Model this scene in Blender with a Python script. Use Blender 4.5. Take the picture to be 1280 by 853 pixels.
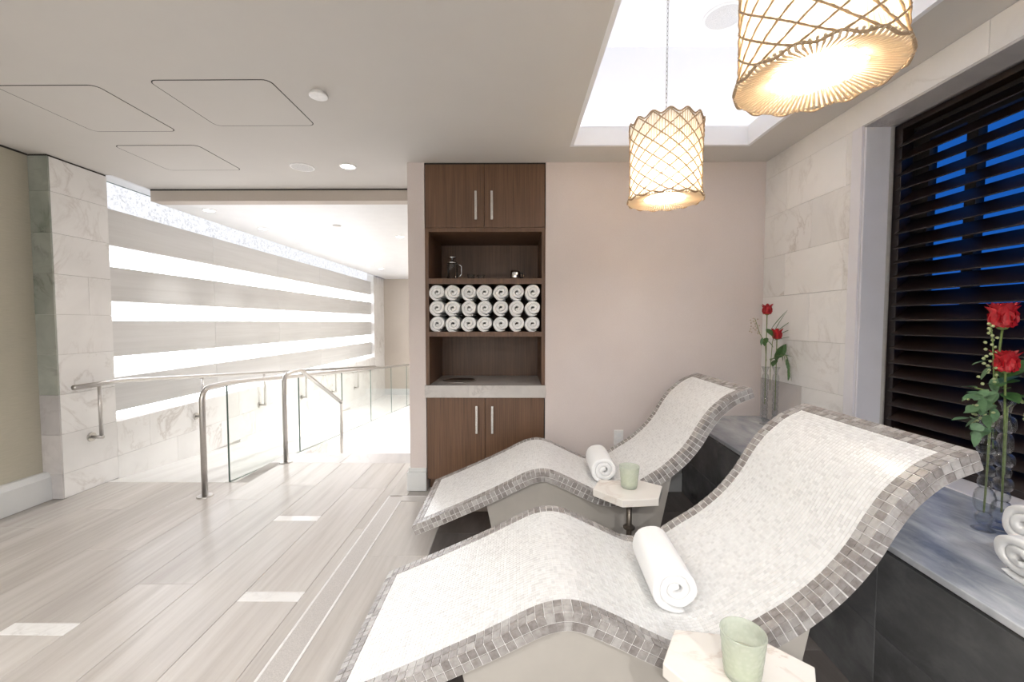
import bpy, math, random
from mathutils import Vector, Matrix
random.seed(7)
PI = math.pi
S = bpy.context.scene
for o in list(bpy.data.objects): bpy.data.objects.remove(o)
COL = S.collection

# ------------------------------------------------------------------ camera, world, exposure
FPX = 525.0
PITCH = math.atan((426.5 - 403.0) / FPX); YAW = math.atan(4.0 / FPX)
cam = bpy.data.cameras.new('camera'); cam.sensor_width = 36.0; cam.lens = FPX * 36.0 / 1280.0
cam.clip_start = 0.02
camo = bpy.data.objects.new('camera', cam); COL.objects.link(camo)
camo.location = (0, 0, 1.285); camo.rotation_euler = (PI/2 - PITCH, 0, YAW)
S.camera = camo
W = bpy.data.worlds.new('world'); S.world = W; W.use_nodes = True
bg = W.node_tree.nodes['Background']; bg.inputs[0].default_value = (0.012, 0.105, 0.42, 1); bg.inputs[1].default_value = 0.7
S.view_settings.view_transform = 'Standard'; S.view_settings.look = 'None'
S.view_settings.gamma = 1.0; S.view_settings.use_curve_mapping = False
S.view_settings.exposure = 0.88
P_COFFER = 1.7; P_ROOM = 13.0; P_CORR = 40.0; E_PANEL = 4.5; P_BULB = 9.0; E_SLOT = 1.2

# ------------------------------------------------------------------ materials
def nt(name):
    m = bpy.data.materials.new(name); m.use_nodes = True
    t = m.node_tree; b = t.nodes['Principled BSDF']
    return m, t, b
def N(t, typ, **k):
    n = t.nodes.new(typ)
    for a, v in k.items(): setattr(n, a, v)
    return n
def L(t, a, b): t.links.new(a, b)
def ramp(t, fac, stops):
    r = N(t, 'ShaderNodeValToRGB'); e = r.color_ramp.elements
    e[0].position, e[0].color = stops[0][0], (*stops[0][1], 1)
    e[1].position, e[1].color = stops[-1][0], (*stops[-1][1], 1)
    for p, c in stops[1:-1]:
        x = e.new(p); x.color = (*c, 1)
    L(t, fac, r.inputs[0]); return r.outputs[0]
def wpos(t, scale=(1, 1, 1), rnd=True):
    g = N(t, 'ShaderNodeNewGeometry'); out = g.outputs['Position']
    if rnd:
        oi = N(t, 'ShaderNodeObjectInfo'); mu = N(t, 'ShaderNodeVectorMath', operation='SCALE')
        mu.inputs[0].default_value = (37.0, 53.0, 29.0); L(t, oi.outputs['Random'], mu.inputs[3])
        ad = N(t, 'ShaderNodeVectorMath', operation='ADD'); L(t, out, ad.inputs[0]); L(t, mu.outputs[0], ad.inputs[1]); out = ad.outputs[0]
    mp = N(t, 'ShaderNodeMapping'); mp.inputs['Scale'].default_value = scale; L(t, out, mp.inputs[0])
    return mp.outputs[0]
def noise(t, vec, scale, detail=4, rough=0.55, dist=0.0):
    n = N(t, 'ShaderNodeTexNoise'); L(t, vec, n.inputs['Vector'])
    n.inputs['Scale'].default_value = scale; n.inputs['Detail'].default_value = detail
    n.inputs['Roughness'].default_value = rough; n.inputs['Distortion'].default_value = dist
    return n.outputs[0]
def mixc(t, fac, a, b, mode='MIX'):
    n = N(t, 'ShaderNodeMix', data_type='RGBA', blend_type=mode)
    for s, v in ((n.inputs[0], fac), (n.inputs[6], a), (n.inputs[7], b)):
        if isinstance(v, (int, float)): s.default_value = v
        elif isinstance(v, tuple): s.default_value = (*v, 1)
        else: L(t, v, s)
    return n.outputs[2]
def bump(t, b, h, strength, dist=0.002):
    n = N(t, 'ShaderNodeBump'); n.inputs['Strength'].default_value = strength; n.inputs['Distance'].default_value = dist
    L(t, h, n.inputs['Height']); L(t, n.outputs[0], b.inputs['Normal'])
def bright(t, col, lo, hi, src='obj'):
    if src == 'obj': r = N(t, 'ShaderNodeObjectInfo').outputs['Random']
    else: r = N(t, 'ShaderNodeNewGeometry').outputs['Random Per Island']
    mr = N(t, 'ShaderNodeMapRange'); L(t, r, mr.inputs[0]); mr.inputs[3].default_value = lo; mr.inputs[4].default_value = hi
    vm = N(t, 'ShaderNodeVectorMath', operation='SCALE'); 
    if isinstance(col, tuple): vm.inputs[0].default_value = col
    else: L(t, col, vm.inputs[0])
    L(t, mr.outputs[0], vm.inputs[3]); return vm.outputs[0]
def plain(name, c, rough=0.5, metal=0.0, nscale=40.0, var=0.06, bmp=0.0, **kw):
    m, t, b = nt(name); v = wpos(t); n = noise(t, v, nscale)
    L(t, ramp(t, n, [(0.3, tuple(x*(1-var) for x in c)), (0.7, tuple(min(1, x*(1+var)) for x in c))]), b.inputs['Base Color'])
    b.inputs['Roughness'].default_value = rough; b.inputs['Metallic'].default_value = metal
    if bmp: bump(t, b, n, bmp)
    for k, x in kw.items(): b.inputs[k].default_value = x
    return m
def marble(name, base, vein, grey, rough=0.22, vs=2.2, lo=0.96, hi=1.03, stretch=(1, 1, 1)):
    m, t, b = nt(name); v = wpos(t, stretch)
    n1 = noise(t, v, vs, 9, 0.62, 1.6)
    w = N(t, 'ShaderNodeMath', operation='SUBTRACT'); L(t, n1, w.inputs[0]); w.inputs[1].default_value = 0.5
    a = N(t, 'ShaderNodeMath', operation='ABSOLUTE'); L(t, w.outputs[0], a.inputs[0])
    vr = ramp(t, a.outputs[0], [(0.0, (1, 1, 1)), (0.012, (0.55, 0.55, 0.55)), (0.045, (0, 0, 0))])
    n2 = noise(t, v, vs*0.6, 4, 0.6, 0.8); cloud = ramp(t, n2, [(0.35, grey), (0.62, base)])
    gate = ramp(t, noise(t, v, vs*0.8, 2), [(0.44, (0, 0, 0)), (0.66, (0.75, 0.75, 0.75))])
    f = mixc(t, 1.0, vr, gate, 'MULTIPLY')
    L(t, bright(t, mixc(t, f, cloud, vein), lo, hi), b.inputs['Base Color']); b.inputs['Roughness'].default_value = rough
    return m
def veined(name, c1, c2, c3, scale, rough, vs=1.0, lo=0.94, hi=1.05, bmp=0.0):
    m, t, b = nt(name); v = wpos(t, scale)
    n1 = noise(t, v, 3.0*vs, 8, 0.65, 0.35); n2 = noise(t, v, 0.9*vs, 3, 0.5, 0.6)
    c = ramp(t, n1, [(0.3, c1), (0.5, c2), (0.72, c3)])
    c = mixc(t, 0.45, c, ramp(t, n2, [(0.35, c1), (0.65, c3)]))
    L(t, bright(t, c, lo, hi), b.inputs['Base Color']); b.inputs['Roughness'].default_value = rough
    if bmp: bump(t, b, n1, bmp)
    return m
def weave(name, c1, c2, sx, sy, sz, rough=0.85, var=0.5):
    m, t, b = nt(name)
    a = noise(t, wpos(t, (sx, sx, sz), False), 1.0, 5, 0.7); d = noise(t, wpos(t, (sy, sy, sy), False), 1.0, 2)
    c = ramp(t, a, [(0.3, c1), (0.7, c2)]); c = mixc(t, 0.25, c, ramp(t, d, [(0.35, c1), (0.65, c2)]))
    L(t, c, b.inputs['Base Color']); b.inputs['Roughness'].default_value = rough; bump(t, b, a, 0.25, 0.001)
    return m
def emit(name, c, s, tex=None):
    m, t, b = nt(name); t.nodes.remove(b); e = N(t, 'ShaderNodeEmission'); e.inputs[1].default_value = s
    out = t.nodes['Material Output']
    if tex:
        v = wpos(t); n = noise(t, v, tex, 6, 0.7, 1.2)
        L(t, ramp(t, n, [(0.36, tuple(x*0.62 for x in c)), (0.5, c)]), e.inputs[0])
    else: e.inputs[0].default_value = (*c, 1)
    L(t, e.outputs[0], out.inputs[0]); return m
def thinglass(name, tint, power=4.5, rough=0.0):
    m, t, b = nt(name); t.nodes.remove(b); out = t.nodes['Material Output']
    tr = N(t, 'ShaderNodeBsdfTransparent'); tr.inputs[0].default_value = (*tint, 1)
    gl = N(t, 'ShaderNodeBsdfGlossy'); gl.inputs['Roughness'].default_value = rough
    lw = N(t, 'ShaderNodeLayerWeight'); pw = N(t, 'ShaderNodeMath', operation='POWER'); L(t, lw.outputs['Facing'], pw.inputs[0]); pw.inputs[1].default_value = power
    ma = N(t, 'ShaderNodeMath', operation='MULTIPLY_ADD'); L(t, pw.outputs[0], ma.inputs[0]); ma.inputs[1].default_value = 0.7; ma.inputs[2].default_value = 0.03
    lw = ma
    mx = N(t, 'ShaderNodeMixShader'); L(t, lw.outputs[0], mx.inputs[0]); L(t, tr.outputs[0], mx.inputs[1]); L(t, gl.outputs[0], mx.inputs[2])
    L(t, mx.outputs[0], out.inputs[0]); return m
def translucent(name, c, tfac=0.55, hole=0.0):
    m, t, b = nt(name); out = t.nodes['Material Output']
    b.inputs['Base Color'].default_value = (*c, 1); b.inputs['Roughness'].default_value = 0.6
    n = noise(t, wpos(t), 30.0, 4); L(t, ramp(t, n, [(0.3, tuple(x*0.93 for x in c)), (0.7, c)]), b.inputs['Base Color'])
    tl = N(t, 'ShaderNodeBsdfTranslucent'); tl.inputs[0].default_value = (*c, 1)
    mx = N(t, 'ShaderNodeMixShader'); mx.inputs[0].default_value = tfac
    L(t, b.outputs[0], mx.inputs[1]); L(t, tl.outputs[0], mx.inputs[2]); o = mx.outputs[0]
    if hole:
        tr = N(t, 'ShaderNodeBsdfTransparent'); m2 = N(t, 'ShaderNodeMixShader'); m2.inputs[0].default_value = hole
        L(t, o, m2.inputs[1]); L(t, tr.outputs[0], m2.inputs[2]); o = m2.outputs[0]
    L(t, o, out.inputs[0]); return m
def tile_mat(name, stops, src, rough=0.25, k=0.18):
    m, t, b = nt(name)
    r = N(t, 'ShaderNodeObjectInfo').outputs['Random'] if src == 'obj' else N(t, 'ShaderNodeNewGeometry').outputs['Random Per Island']
    c = ramp(t, r, stops); n = noise(t, wpos(t, rnd=False), 60.0, 3)
    c = mixc(t, k, c, ramp(t, n, [(0.35, (0.25, 0.22, 0.21)), (0.65, (0.8, 0.78, 0.76))]))
    L(t, c, b.inputs['Base Color']); b.inputs['Roughness'].default_value = rough
    return m

M = {}
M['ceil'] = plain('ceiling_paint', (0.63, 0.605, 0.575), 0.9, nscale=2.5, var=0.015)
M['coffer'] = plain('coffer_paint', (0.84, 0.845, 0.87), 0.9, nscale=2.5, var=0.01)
M['white'] = plain('white_paint', (0.80, 0.80, 0.80), 0.45, nscale=8, var=0.02)
M['base'] = plain('baseboard_paint', (0.66, 0.67, 0.67), 0.4, nscale=8, var=0.02)
M['pink'] = weave('rose_beige_wallcovering', (0.635, 0.56, 0.535), (0.715, 0.645, 0.62), 130, 3, 330)
M['taupe'] = weave('taupe_wallcovering', (0.50, 0.445, 0.39), (0.58, 0.52, 0.46), 130, 3, 330)
M['grass'] = weave('grasscloth_wallcovering', (0.43, 0.405, 0.325), (0.52, 0.49, 0.405), 14, 2, 300)
M['marble'] = marble('white_marble', (0.86, 0.85, 0.84), (0.52, 0.48, 0.45), (0.78, 0.77, 0.76))
M['marbled'] = marble('grey_marble', (0.60, 0.57, 0.56), (0.40, 0.36, 0.35), (0.47, 0.45, 0.45))
M['marbleg'] = marble('green_veined_marble', (0.40, 0.41, 0.37), (0.10, 0.11, 0.09), (0.27, 0.30, 0.26), vs=3.5, stretch=(1, 1, 1))
M['casing'] = plain('lilac_white_stone', (0.72, 0.71, 0.75), 0.35, nscale=5, var=0.03)
M['ctop'] = marble('counter_marble', (0.62, 0.59, 0.56), (0.42, 0.39, 0.38), (0.53, 0.50, 0.48), vs=5)
M['ttop'] = marble('table_marble', (0.86, 0.82, 0.77), (0.62, 0.52, 0.45), (0.82, 0.78, 0.73), vs=4)
M['blue'] = veined('blue_grey_marble', (0.20, 0.225, 0.27), (0.40, 0.425, 0.465), (0.70, 0.71, 0.73), (2.6, 0.9, 1.0), 0.2, 2.4)
M['slate'] = veined('dark_slate', (0.06, 0.061, 0.064), (0.10, 0.101, 0.104), (0.17, 0.172, 0.175), (1, 1, 1.6), 0.22, 2.4, 0.85, 1.15)
M['dfloor'] = veined('dark_brown_stone', (0.10, 0.088, 0.082), (0.14, 0.122, 0.114), (0.19, 0.17, 0.16), (6, 1, 1), 0.3, 1.5, 0.9, 1.1)
M['plank'] = veined('pale_limestone_plank', (0.46, 0.42, 0.39), (0.56, 0.525, 0.495), (0.65, 0.62, 0.59), (9, 0.55, 1), 0.24, 1.0, 0.90, 1.06)
M['ramp'] = veined('ramp_limestone', (0.63, 0.62, 0.605), (0.70, 0.69, 0.68), (0.76, 0.755, 0.745), (9, 0.55, 1), 0.3, 1.0)
M['joint'] = plain('floor_joint', (0.36, 0.34, 0.32), 0.9)
M['grout'] = plain('pale_grout', (0.80, 0.785, 0.77), 0.8)
M['wgrout'] = plain('wall_joint', (0.55, 0.53, 0.51), 0.9)
M['band'] = veined('grey_vein_cut_stone', (0.58, 0.57, 0.56), (0.65, 0.645, 0.635), (0.71, 0.705, 0.70), (1, 0.35, 8), 0.6, 1.0, 0.97, 1.03)
M['strip'] = plain('grey_mosaic_strip', (0.52, 0.49, 0.47), 0.35, nscale=260, var=0.16)
M['inlayw'] = marble('white_marble_inlay', (0.88, 0.87, 0.86), (0.6, 0.58, 0.56), (0.83, 0.82, 0.81), 0.12, 4)
M['panel'] = emit('backlit_panel', (0.94, 0.95, 1.0), E_PANEL, 14.0); M['panelt'] = emit('backlit_panel_dim', (0.94, 0.95, 1.0), 0.6, 26.0)
M['slot'] = emit('led_strip_glow', (0.95, 0.96, 1.0), E_SLOT)
M['lamp_on'] = emit('downlight_lens', (1.0, 0.97, 0.92), 8.0)
M['bulb'] = emit('bulb_glow', (1.0, 0.92, 0.80), 10.0)
M['steel'] = plain('brushed_steel', (0.55, 0.53, 0.51), 0.28, 1.0, 90, 0.05)
M['chrome'] = plain('polished_chrome', (0.75, 0.75, 0.75), 0.08, 1.0)
M['nickel'] = plain('satin_nickel', (0.62, 0.60, 0.57), 0.25, 1.0)
M['bronze'] = plain('bronze_post', (0.17, 0.145, 0.12), 0.35, 0.7)
def walnut():
    m, t, b = nt('walnut_veneer'); v = wpos(t, (26, 26, 0.5))
    n1 = noise(t, v, 5.0, 6, 0.6, 0.1); n2 = noise(t, wpos(t, (4, 4, 0.3)), 3.0, 2)
    c = ramp(t, n1, [(0.3, (0.075, 0.038, 0.021)), (0.5, (0.135, 0.068, 0.036)), (0.72, (0.20, 0.10, 0.052))])
    c = mixc(t, 0.3, c, ramp(t, n2, [(0.35, (0.085, 0.046, 0.025)), (0.65, (0.19, 0.105, 0.06))]))
    L(t, c, b.inputs['Base Color']); b.inputs['Roughness'].default_value = 0.42; return m
M['walnut'] = walnut()
M['dark'] = plain('dark_gap', (0.03, 0.025, 0.022), 0.8)
M['louver'] = veined('dark_louver_wood', (0.007, 0.0035, 0.0025), (0.011, 0.005, 0.0035), (0.017, 0.008, 0.005), (30, 0.6, 30), 0.35)
M['glass'] = thinglass('balustrade_glass', (0.975, 0.99, 0.98))
M['pane'] = thinglass('window_glass', (0.85, 0.9, 0.95))
M['gedge'] = plain('glass_edge_green', (0.10, 0.15, 0.13), 0.15)
def realglass(name, c, rough=0.0, ior=1.45):
    m, t, b = nt(name); b.inputs['Base Color'].default_value = (*c, 1); b.inputs['Roughness'].default_value = rough
    b.inputs['Transmission Weight'].default_value = 1.0; b.inputs['IOR'].default_value = ior
    n = noise(t, wpos(t), 12.0, 2); bump(t, b, n, 0.04, 0.002); return m
M['vglass'] = thinglass('clear_blown_glass', (0.94, 0.95, 0.95), 2.0, 0.03)
def votive():
    m, t, b = nt('pale_green_pressed_glass'); out = t.nodes['Material Output']
    v = N(t, 'ShaderNodeTexVoronoi'); v.inputs['Scale'].default_value = 95.0; L(t, wpos(t, rnd=False), v.inputs['Vector'])
    L(t, ramp(t, v.outputs['Distance'], [(0.0, (0.85, 0.88, 0.81)), (0.6, (0.72, 0.77, 0.67))]), b.inputs['Base Color'])
    b.inputs['Roughness'].default_value = 0.18; bump(t, b, v.outputs['Distance'], 0.6, 0.004)
    tl = N(t, 'ShaderNodeBsdfTranslucent'); tl.inputs[0].default_value = (0.90, 0.935, 0.86, 1)
    tr = N(t, 'ShaderNodeBsdfTransparent'); tr.inputs[0].default_value = (0.95, 0.97, 0.93, 1)
    m1 = N(t, 'ShaderNodeMixShader'); m1.inputs[0].default_value = 0.45; L(t, b.outputs[0], m1.inputs[1]); L(t, tl.outputs[0], m1.inputs[2])
    m2 = N(t, 'ShaderNodeMixShader'); m2.inputs[0].default_value = 0.42; L(t, m1.outputs[0], m2.inputs[1]); L(t, tr.outputs[0], m2.inputs[2])
    L(t, m2.outputs[0], out.inputs[0]); return m
M['votive'] = votive()
M['wax'] = plain('ivory_wax', (0.80, 0.78, 0.66), 0.4, nscale=30)
M['towel'] = plain('white_terry', (0.92, 0.92, 0.915), 0.95, nscale=420, var=0.03, bmp=0.25)
M['cream'] = plain('lounger_plinth_render', (0.47, 0.44, 0.40), 0.75, nscale=12, var=0.03)
M['mosaic'] = tile_mat('white_micro_mosaic', [(0.0, (0.74, 0.735, 0.73)), (0.25, (0.81, 0.805, 0.80)), (1.0, (0.88, 0.88, 0.875))], 'isl', 0.22, 0.05)
TST = [(0.0, (0.20, 0.175, 0.165)), (0.35, (0.28, 0.255, 0.24)), (0.7, (0.36, 0.335, 0.32)), (1.0, (0.46, 0.44, 0.425))]
M['btile'] = tile_mat('taupe_mosaic_tile', TST, 'obj'); M['btiles'] = tile_mat('taupe_mosaic_tiles', TST, 'isl')
M['cord'] = plain('natural_cord', (0.48, 0.34, 0.21), 0.8, nscale=200, var=0.2)
def shell():
    m = translucent('shell_shade', (0.92, 0.86, 0.74), 0.55, 0.06); t = m.node_tree
    tc = N(t, 'ShaderNodeTexCoord'); g = N(t, 'ShaderNodeTexGradient', gradient_type='RADIAL'); L(t, tc.outputs['Object'], g.inputs[0])
    mu = N(t, 'ShaderNodeMath', operation='MULTIPLY'); L(t, g.outputs[1], mu.inputs[0]); mu.inputs[1].default_value = 2*PI*84
    sn = N(t, 'ShaderNodeMath', operation='SINE'); L(t, mu.outputs[0], sn.inputs[0])
    c = ramp(t, sn.outputs[0], [(0.0, (0.92, 0.86, 0.74)), (0.55, (0.90, 0.80, 0.64)), (0.9, (0.62, 0.45, 0.28))])
    for n in t.nodes:
        if n.type == 'BSDF_PRINCIPLED': L(t, c, n.inputs['Base Color'])
        if n.type == 'BSDF_TRANSLUCENT': L(t, c, n.inputs[0])
    return m
M['shade'] = shell()
M['rib'] = translucent('shell_rib', (0.84, 0.72, 0.56), 0.38)
M['inner'] = translucent('inner_shade', (0.98, 0.93, 0.84), 0.6, 0.25)
M['rose'] = plain('red_rose_petal', (0.36, 0.004, 0.010), 0.5, nscale=60, var=0.25)
M['leaf'] = plain('green_leaf', (0.055, 0.13, 0.035), 0.45, nscale=50, var=0.25)
M['leafg'] = plain('eucalyptus_leaf', (0.10, 0.19, 0.09), 0.5, nscale=50, var=0.2)
M['stem'] = plain('green_stem', (0.16, 0.22, 0.06), 0.5, nscale=50, var=0.2)
M['bud'] = plain('pale_green_bud', (0.36, 0.40, 0.20), 0.6, nscale=80, var=0.2)
M['budp'] = plain('dusty_pink_bud', (0.50, 0.40, 0.30), 0.6, nscale=80, var=0.2)
M['plastic'] = plain('white_plastic', (0.82, 0.81, 0.80), 0.35)
M['grille'] = plain('grey_grille', (0.62, 0.61, 0.60), 0.6, nscale=300, var=0.2)

# ------------------------------------------------------------------ mesh helpers
class MB:
    def __init__(s): s.v = []; s.f = []
    def add(s, vs, fs):
        o = len(s.v); s.v += [tuple(p) for p in vs]; s.f += [tuple(i + o for i in q) for q in fs]; return s
    def box(s, x0, x1, y0, y1, z0, z1):
        return s.add([(x0,y0,z0),(x1,y0,z0),(x1,y1,z0),(x0,y1,z0),(x0,y0,z1),(x1,y0,z1),(x1,y1,z1),(x0,y1,z1)],
                     [(0,3,2,1),(4,5,6,7),(0,1,5,4),(1,2,6,5),(2,3,7,6),(3,0,4,7)])
    def prism(s, poly, a0, a1, axis='Z'):
        n = len(poly)
        def P(p, a):
            return (p[0], p[1], a) if axis == 'Z' else ((p[0], a, p[1]) if axis == 'Y' else (a, p[0], p[1]))
        vs = [P(p, a0) for p in poly] + [P(p, a1) for p in poly]
        fs = [tuple(range(n))[::-1], tuple(range(n, 2*n))] + [(i, (i+1) % n, n + (i+1) % n, n + i) for i in range(n)]
        if axis == 'Y': fs = [f[::-1] for f in fs]
        return s.add(vs, fs)
    def tube(s, path, r, n=10, cap=True, closed=False):
        path = [Vector(p) for p in path]; k = len(path); rs = r if isinstance(r, (list, tuple)) else [r]*k
        vs = []; ref = None
        for i, p in enumerate(path):
            if closed: d = path[(i+1) % k] - path[i-1]
            else: d = path[min(i+1, k-1)] - path[max(i-1, 0)]
            d.normalize()
            if ref is None: ref = Vector((0,0,1)) if abs(d.z) < 0.9 else Vector((1,0,0))
            u = (ref - d*ref.dot(d)).normalized(); w = d.cross(u); ref = u
            for j in range(n):
                a = 2*PI*j/n; vs.append(p + (u*math.cos(a) + w*math.sin(a))*rs[i])
        fs = []
        for i in range(k if closed else k-1):
            for j in range(n):
                a, b = i*n + j, i*n + (j+1) % n; c, d2 = ((i+1) % k)*n + (j+1) % n, ((i+1) % k)*n + j
                fs.append((a, b, c, d2))
        if cap and not closed: fs += [tuple(range(n))[::-1], tuple(range((k-1)*n, k*n))]
        return s.add(vs, fs)
    def lathe(s, prof, n=24, c=(0,0,0), close=False):
        vs = []; k = len(prof)
        for r, z in prof:
            for j in range(n):
                a = 2*PI*j/n; vs.append((c[0] + r*math.cos(a), c[1] + r*math.sin(a), c[2] + z))
        fs = []
        for i in range(k if close else k-1):
            i2 = (i+1) % k
            for j in range(n): fs.append((i*n + j, i*n + (j+1) % n, i2*n + (j+1) % n, i2*n + j))
        if not close:
            if prof[0][0] > 1e-5: fs.append(tuple(range(n))[::-1])
            if prof[-1][0] > 1e-5: fs.append(tuple(range((k-1)*n, k*n)))
        return s.add(vs, fs)
    def mesh(s, name, mat, smooth=False):
        me = bpy.data.meshes.new(name); me.from_pydata(s.v, [], s.f); me.validate(); me.update()
        if mat is not None: me.materials.append(M[mat])
        if smooth: me.polygons.foreach_set('use_smooth', [True]*len(me.polygons))
        return me
    def build(s, name, mat, parent=None, smooth=False, bevel=0.0, auto=None, seg=2):
        return link(name, s.mesh(name, mat, smooth), parent, bevel, auto, seg)
def link(name, me, parent=None, bevel=0.0, auto=None, seg=2):
    o = bpy.data.objects.new(name, me); COL.objects.link(o)
    if parent is not None: o.parent = parent
    if bevel:
        b = o.modifiers.new('bevel', 'BEVEL'); b.width = bevel; b.segments = seg; b.limit_method = 'ANGLE'; b.angle_limit = 0.6
    return o
def empty(name, loc=(0,0,0), rz=0.0):
    o = bpy.data.objects.new(name, None); COL.objects.link(o); o.location = loc; o.rotation_euler = (0,0,rz); o.empty_display_size = 0.1
    return o
def tag(o, label, cat=None, group=None, kind=None):
    o['label'] = label
    if cat: o['category'] = cat
    if group: o['group'] = group
    if kind: o['kind'] = kind
    return o
def struct(o, label, cat): return tag(o, label, cat, kind='structure')
def copy_tree(o, parent=None):
    c = o.copy(); COL.objects.link(c); c.parent = parent
    for ch in list(o.children): copy_tree(ch, c)
    return c
def light(name, typ, loc, power, color=(1,1,1), parent=None, rot=(0,0,0), **k):
    d = bpy.data.lights.new(name, typ); d.energy = power; d.color = color
    for a, v in k.items(): setattr(d, a, v)
    o = bpy.data.objects.new(name, d); COL.objects.link(o); o.location = loc; o.rotation_euler = rot
    if parent is not None: o.parent = parent
    return o
_boxes = {}
def piece(name, mat, x0, x1, y0, y1, z0, z1, parent, bevel=0.002):
    """a tile / plank / panel; alike pieces share their mesh"""
    k = (name, mat, round(x1-x0, 4), round(y1-y0, 4), round(z1-z0, 4))
    if k not in _boxes:
        hx, hy, hz = (x1-x0)/2, (y1-y0)/2, (z1-z0)/2; b = min(bevel, hx*0.4, hy*0.4, hz*0.4)
        m = MB()
        vs = []; 
        # chamfered box: 24 verts
        import itertools
        idx = {}
        for sx, sy, sz in itertools.product((-1, 1), repeat=3):
            for ax in range(3):
                d = [hx - b, hy - b, hz - b]; d[ax] = (hx, hy, hz)[ax]
                idx[(sx, sy, sz, ax)] = len(vs); vs.append((sx*d[0], sy*d[1], sz*d[2]))
        fs = []
        for ax in range(3):
            o1, o2 = [(1, 2), (2, 0), (0, 1)][ax]
            for sg in (-1, 1):
                q = []
                for a, c in ((-1,-1), (1,-1), (1,1), (-1,1)):
                    t3 = [0, 0, 0]; t3[ax] = sg; t3[o1] = a; t3[o2] = c; q.append(idx[(*t3, ax)])
                fs.append(q if sg > 0 else q[::-1])
        for ax in range(3):                       # edge chamfers along axis ax
            o1, o2 = [(1, 2), (2, 0), (0, 1)][ax]
            for a in (-1, 1):
                for c in (-1, 1):
                    def K(e, which):
                        t3 = [0, 0, 0]; t3[ax] = e; t3[o1] = a; t3[o2] = c; return idx[(*t3, which)]
                    q = [K(-1, o1), K(1, o1), K(1, o2), K(-1, o2)]; fs.append(q if a*c < 0 else q[::-1])
        for sx, sy, sz in itertools.product((-1, 1), repeat=3):
            q = [idx[(sx, sy, sz, i)] for i in range(3)]; fs.append(q if sx*sy*sz > 0 else q[::-1])
        m.add(vs, fs); _boxes[k] = m.mesh(name, mat)
    o = bpy.data.objects.new(name, _boxes[k]); COL.objects.link(o); o.parent = parent
    o.location = ((x0+x1)/2, (y0+y1)/2, (z0+z1)/2)
    return o

# ------------------------------------------------------------------ key dimensions (metres)
YB = 3.155; HC = 2.464; XR = 1.845; XL = -3.42; XC = -3.28; YC = 2.97
CX0, CX1, CY0, CY1 = 0.387, 1.549, 0.74, 2.861          # ceiling coffer
YS = 3.76; HS = 2.36; YE = 10.5; ZL = -0.54              # soffit, corridor
YF = -2.6                                                # wall behind the camera
def rampz(y): return max(ZL, min(0.0, -(y - 3.3)*0.0905))
def benchx(y): return 1.265 - 0.041*(YB - y)

# ------------------------------------------------------------------ floor
fl = MB()
fl.box(XL-0.1, XR+0.3, YF-0.1, 3.3, -0.12, -0.004).box(-2.25, -0.62, 3.3, 4.06, -0.12, -0.004)
floor = struct(fl.build('floor', 'joint'), 'pale limestone plank floor with mosaic strip and dark stone patch', 'floor')
PW = 0.285
xs = [-1.0 - PW*k for k in range(9)]
rng = random.Random(3)
inl = {0: 1.905, 1: 2.69, 3: 1.69, 5: 0.6}
for k in range(8):
    x1 = xs[k]; x0 = xs[k+1]
    x0 = max(x0, XL)
    yend = 3.3 if x0 < -2.3 else 3.77
    cuts = []
    off = rng.uniform(0, 1.2); y = YF + off*0.5
    if k in inl:
        c = inl[k]; cuts = [c - 0.035, c + 0.035]
        y = c + 0.035
        ys = [YF, c - 1.3, c - 0.035, c + 0.035]
        while ys[-1] + 1.25 < yend - 0.2: ys.append(ys[-1] + 1.25)
        ys.append(yend)
    else:
        ys = [YF]; y = YF + 0.4 + off
        while y < yend - 0.2: ys.append(y); y += 1.25
        ys.append(yend)
    for a, b in zip(ys[:-1], ys[1:]):
        isin = k in inl and abs(b - a - 0.07) < 1e-6
        piece('marble_inlay' if isin else 'floor_plank', 'inlayw' if isin else 'plank', x0+0.0008, x1-0.0008, a+0.0008, b-0.0008, -0.03, 0.0, floor, 0.0012)
for a, b in ((YF, -1.2), (-1.2, 0.05), (0.05, 1.3), (1.3, 2.55), (2.55, 3.77)):
    piece('floor_plank', 'plank', -0.999, -0.936, a+0.001, b-0.001, -0.03, 0.0, floor, 0.0012)
ye = 3.05
for x0, x1, m, nm in ((-0.936, -0.925, 'inlayw', 'inlay_line'), (-0.925, -0.832, 'strip', 'mosaic_strip'), (-0.832, -0.821, 'inlayw', 'inlay_line')):
    piece(nm, m, x0, x1, YF, ye if x0 < -0.9 else ye-0.09, -0.03, 0.0, floor, 0.0006)
piece('inlay_line', 'inlayw', -0.925, -0.62, ye-0.011, ye, -0.03, 0.0, floor, 0.0006)
piece('mosaic_strip', 'strip', -0.925+0.093, -0.62, ye-0.09, ye-0.011, -0.03, 0.0, floor, 0.0006)
piece('floor_plank', 'plank', -0.936, -0.80, ye+0.001, 3.77, -0.03, 0.0, floor, 0.0012)
for a, b in ((YF, -1.5), (-1.5, -0.25), (-0.25, 1.0), (1.0, 2.25), (2.25, ye-0.101)):
    piece('floor_plank', 'plank', -0.820, -0.479, a+0.001, b-0.001, -0.03, 0.0, floor, 0.0012)
for a, b in ((-0.478, 0.3), (0.3, 0.9)):
    piece('floor_plank', 'plank', a+0.001, b-0.001, 2.80, YB+0.6, -0.03, 0.0, floor, 0.0012)
y = 2.80; row = 0
while y > YF:
    y0 = max(y-0.30, YF); x = -0.478 - (0.3 if row % 2 else 0)
    while x < 1.3:
        piece('dark_floor_tile', 'dfloor', max(x, -0.478)+0.001, min(x+0.6, 1.3)-0.001, y0+0.001, y-0.001, -0.03, 0.0, floor, 0.0012); x += 0.6
    y = y0; row += 1
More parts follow.
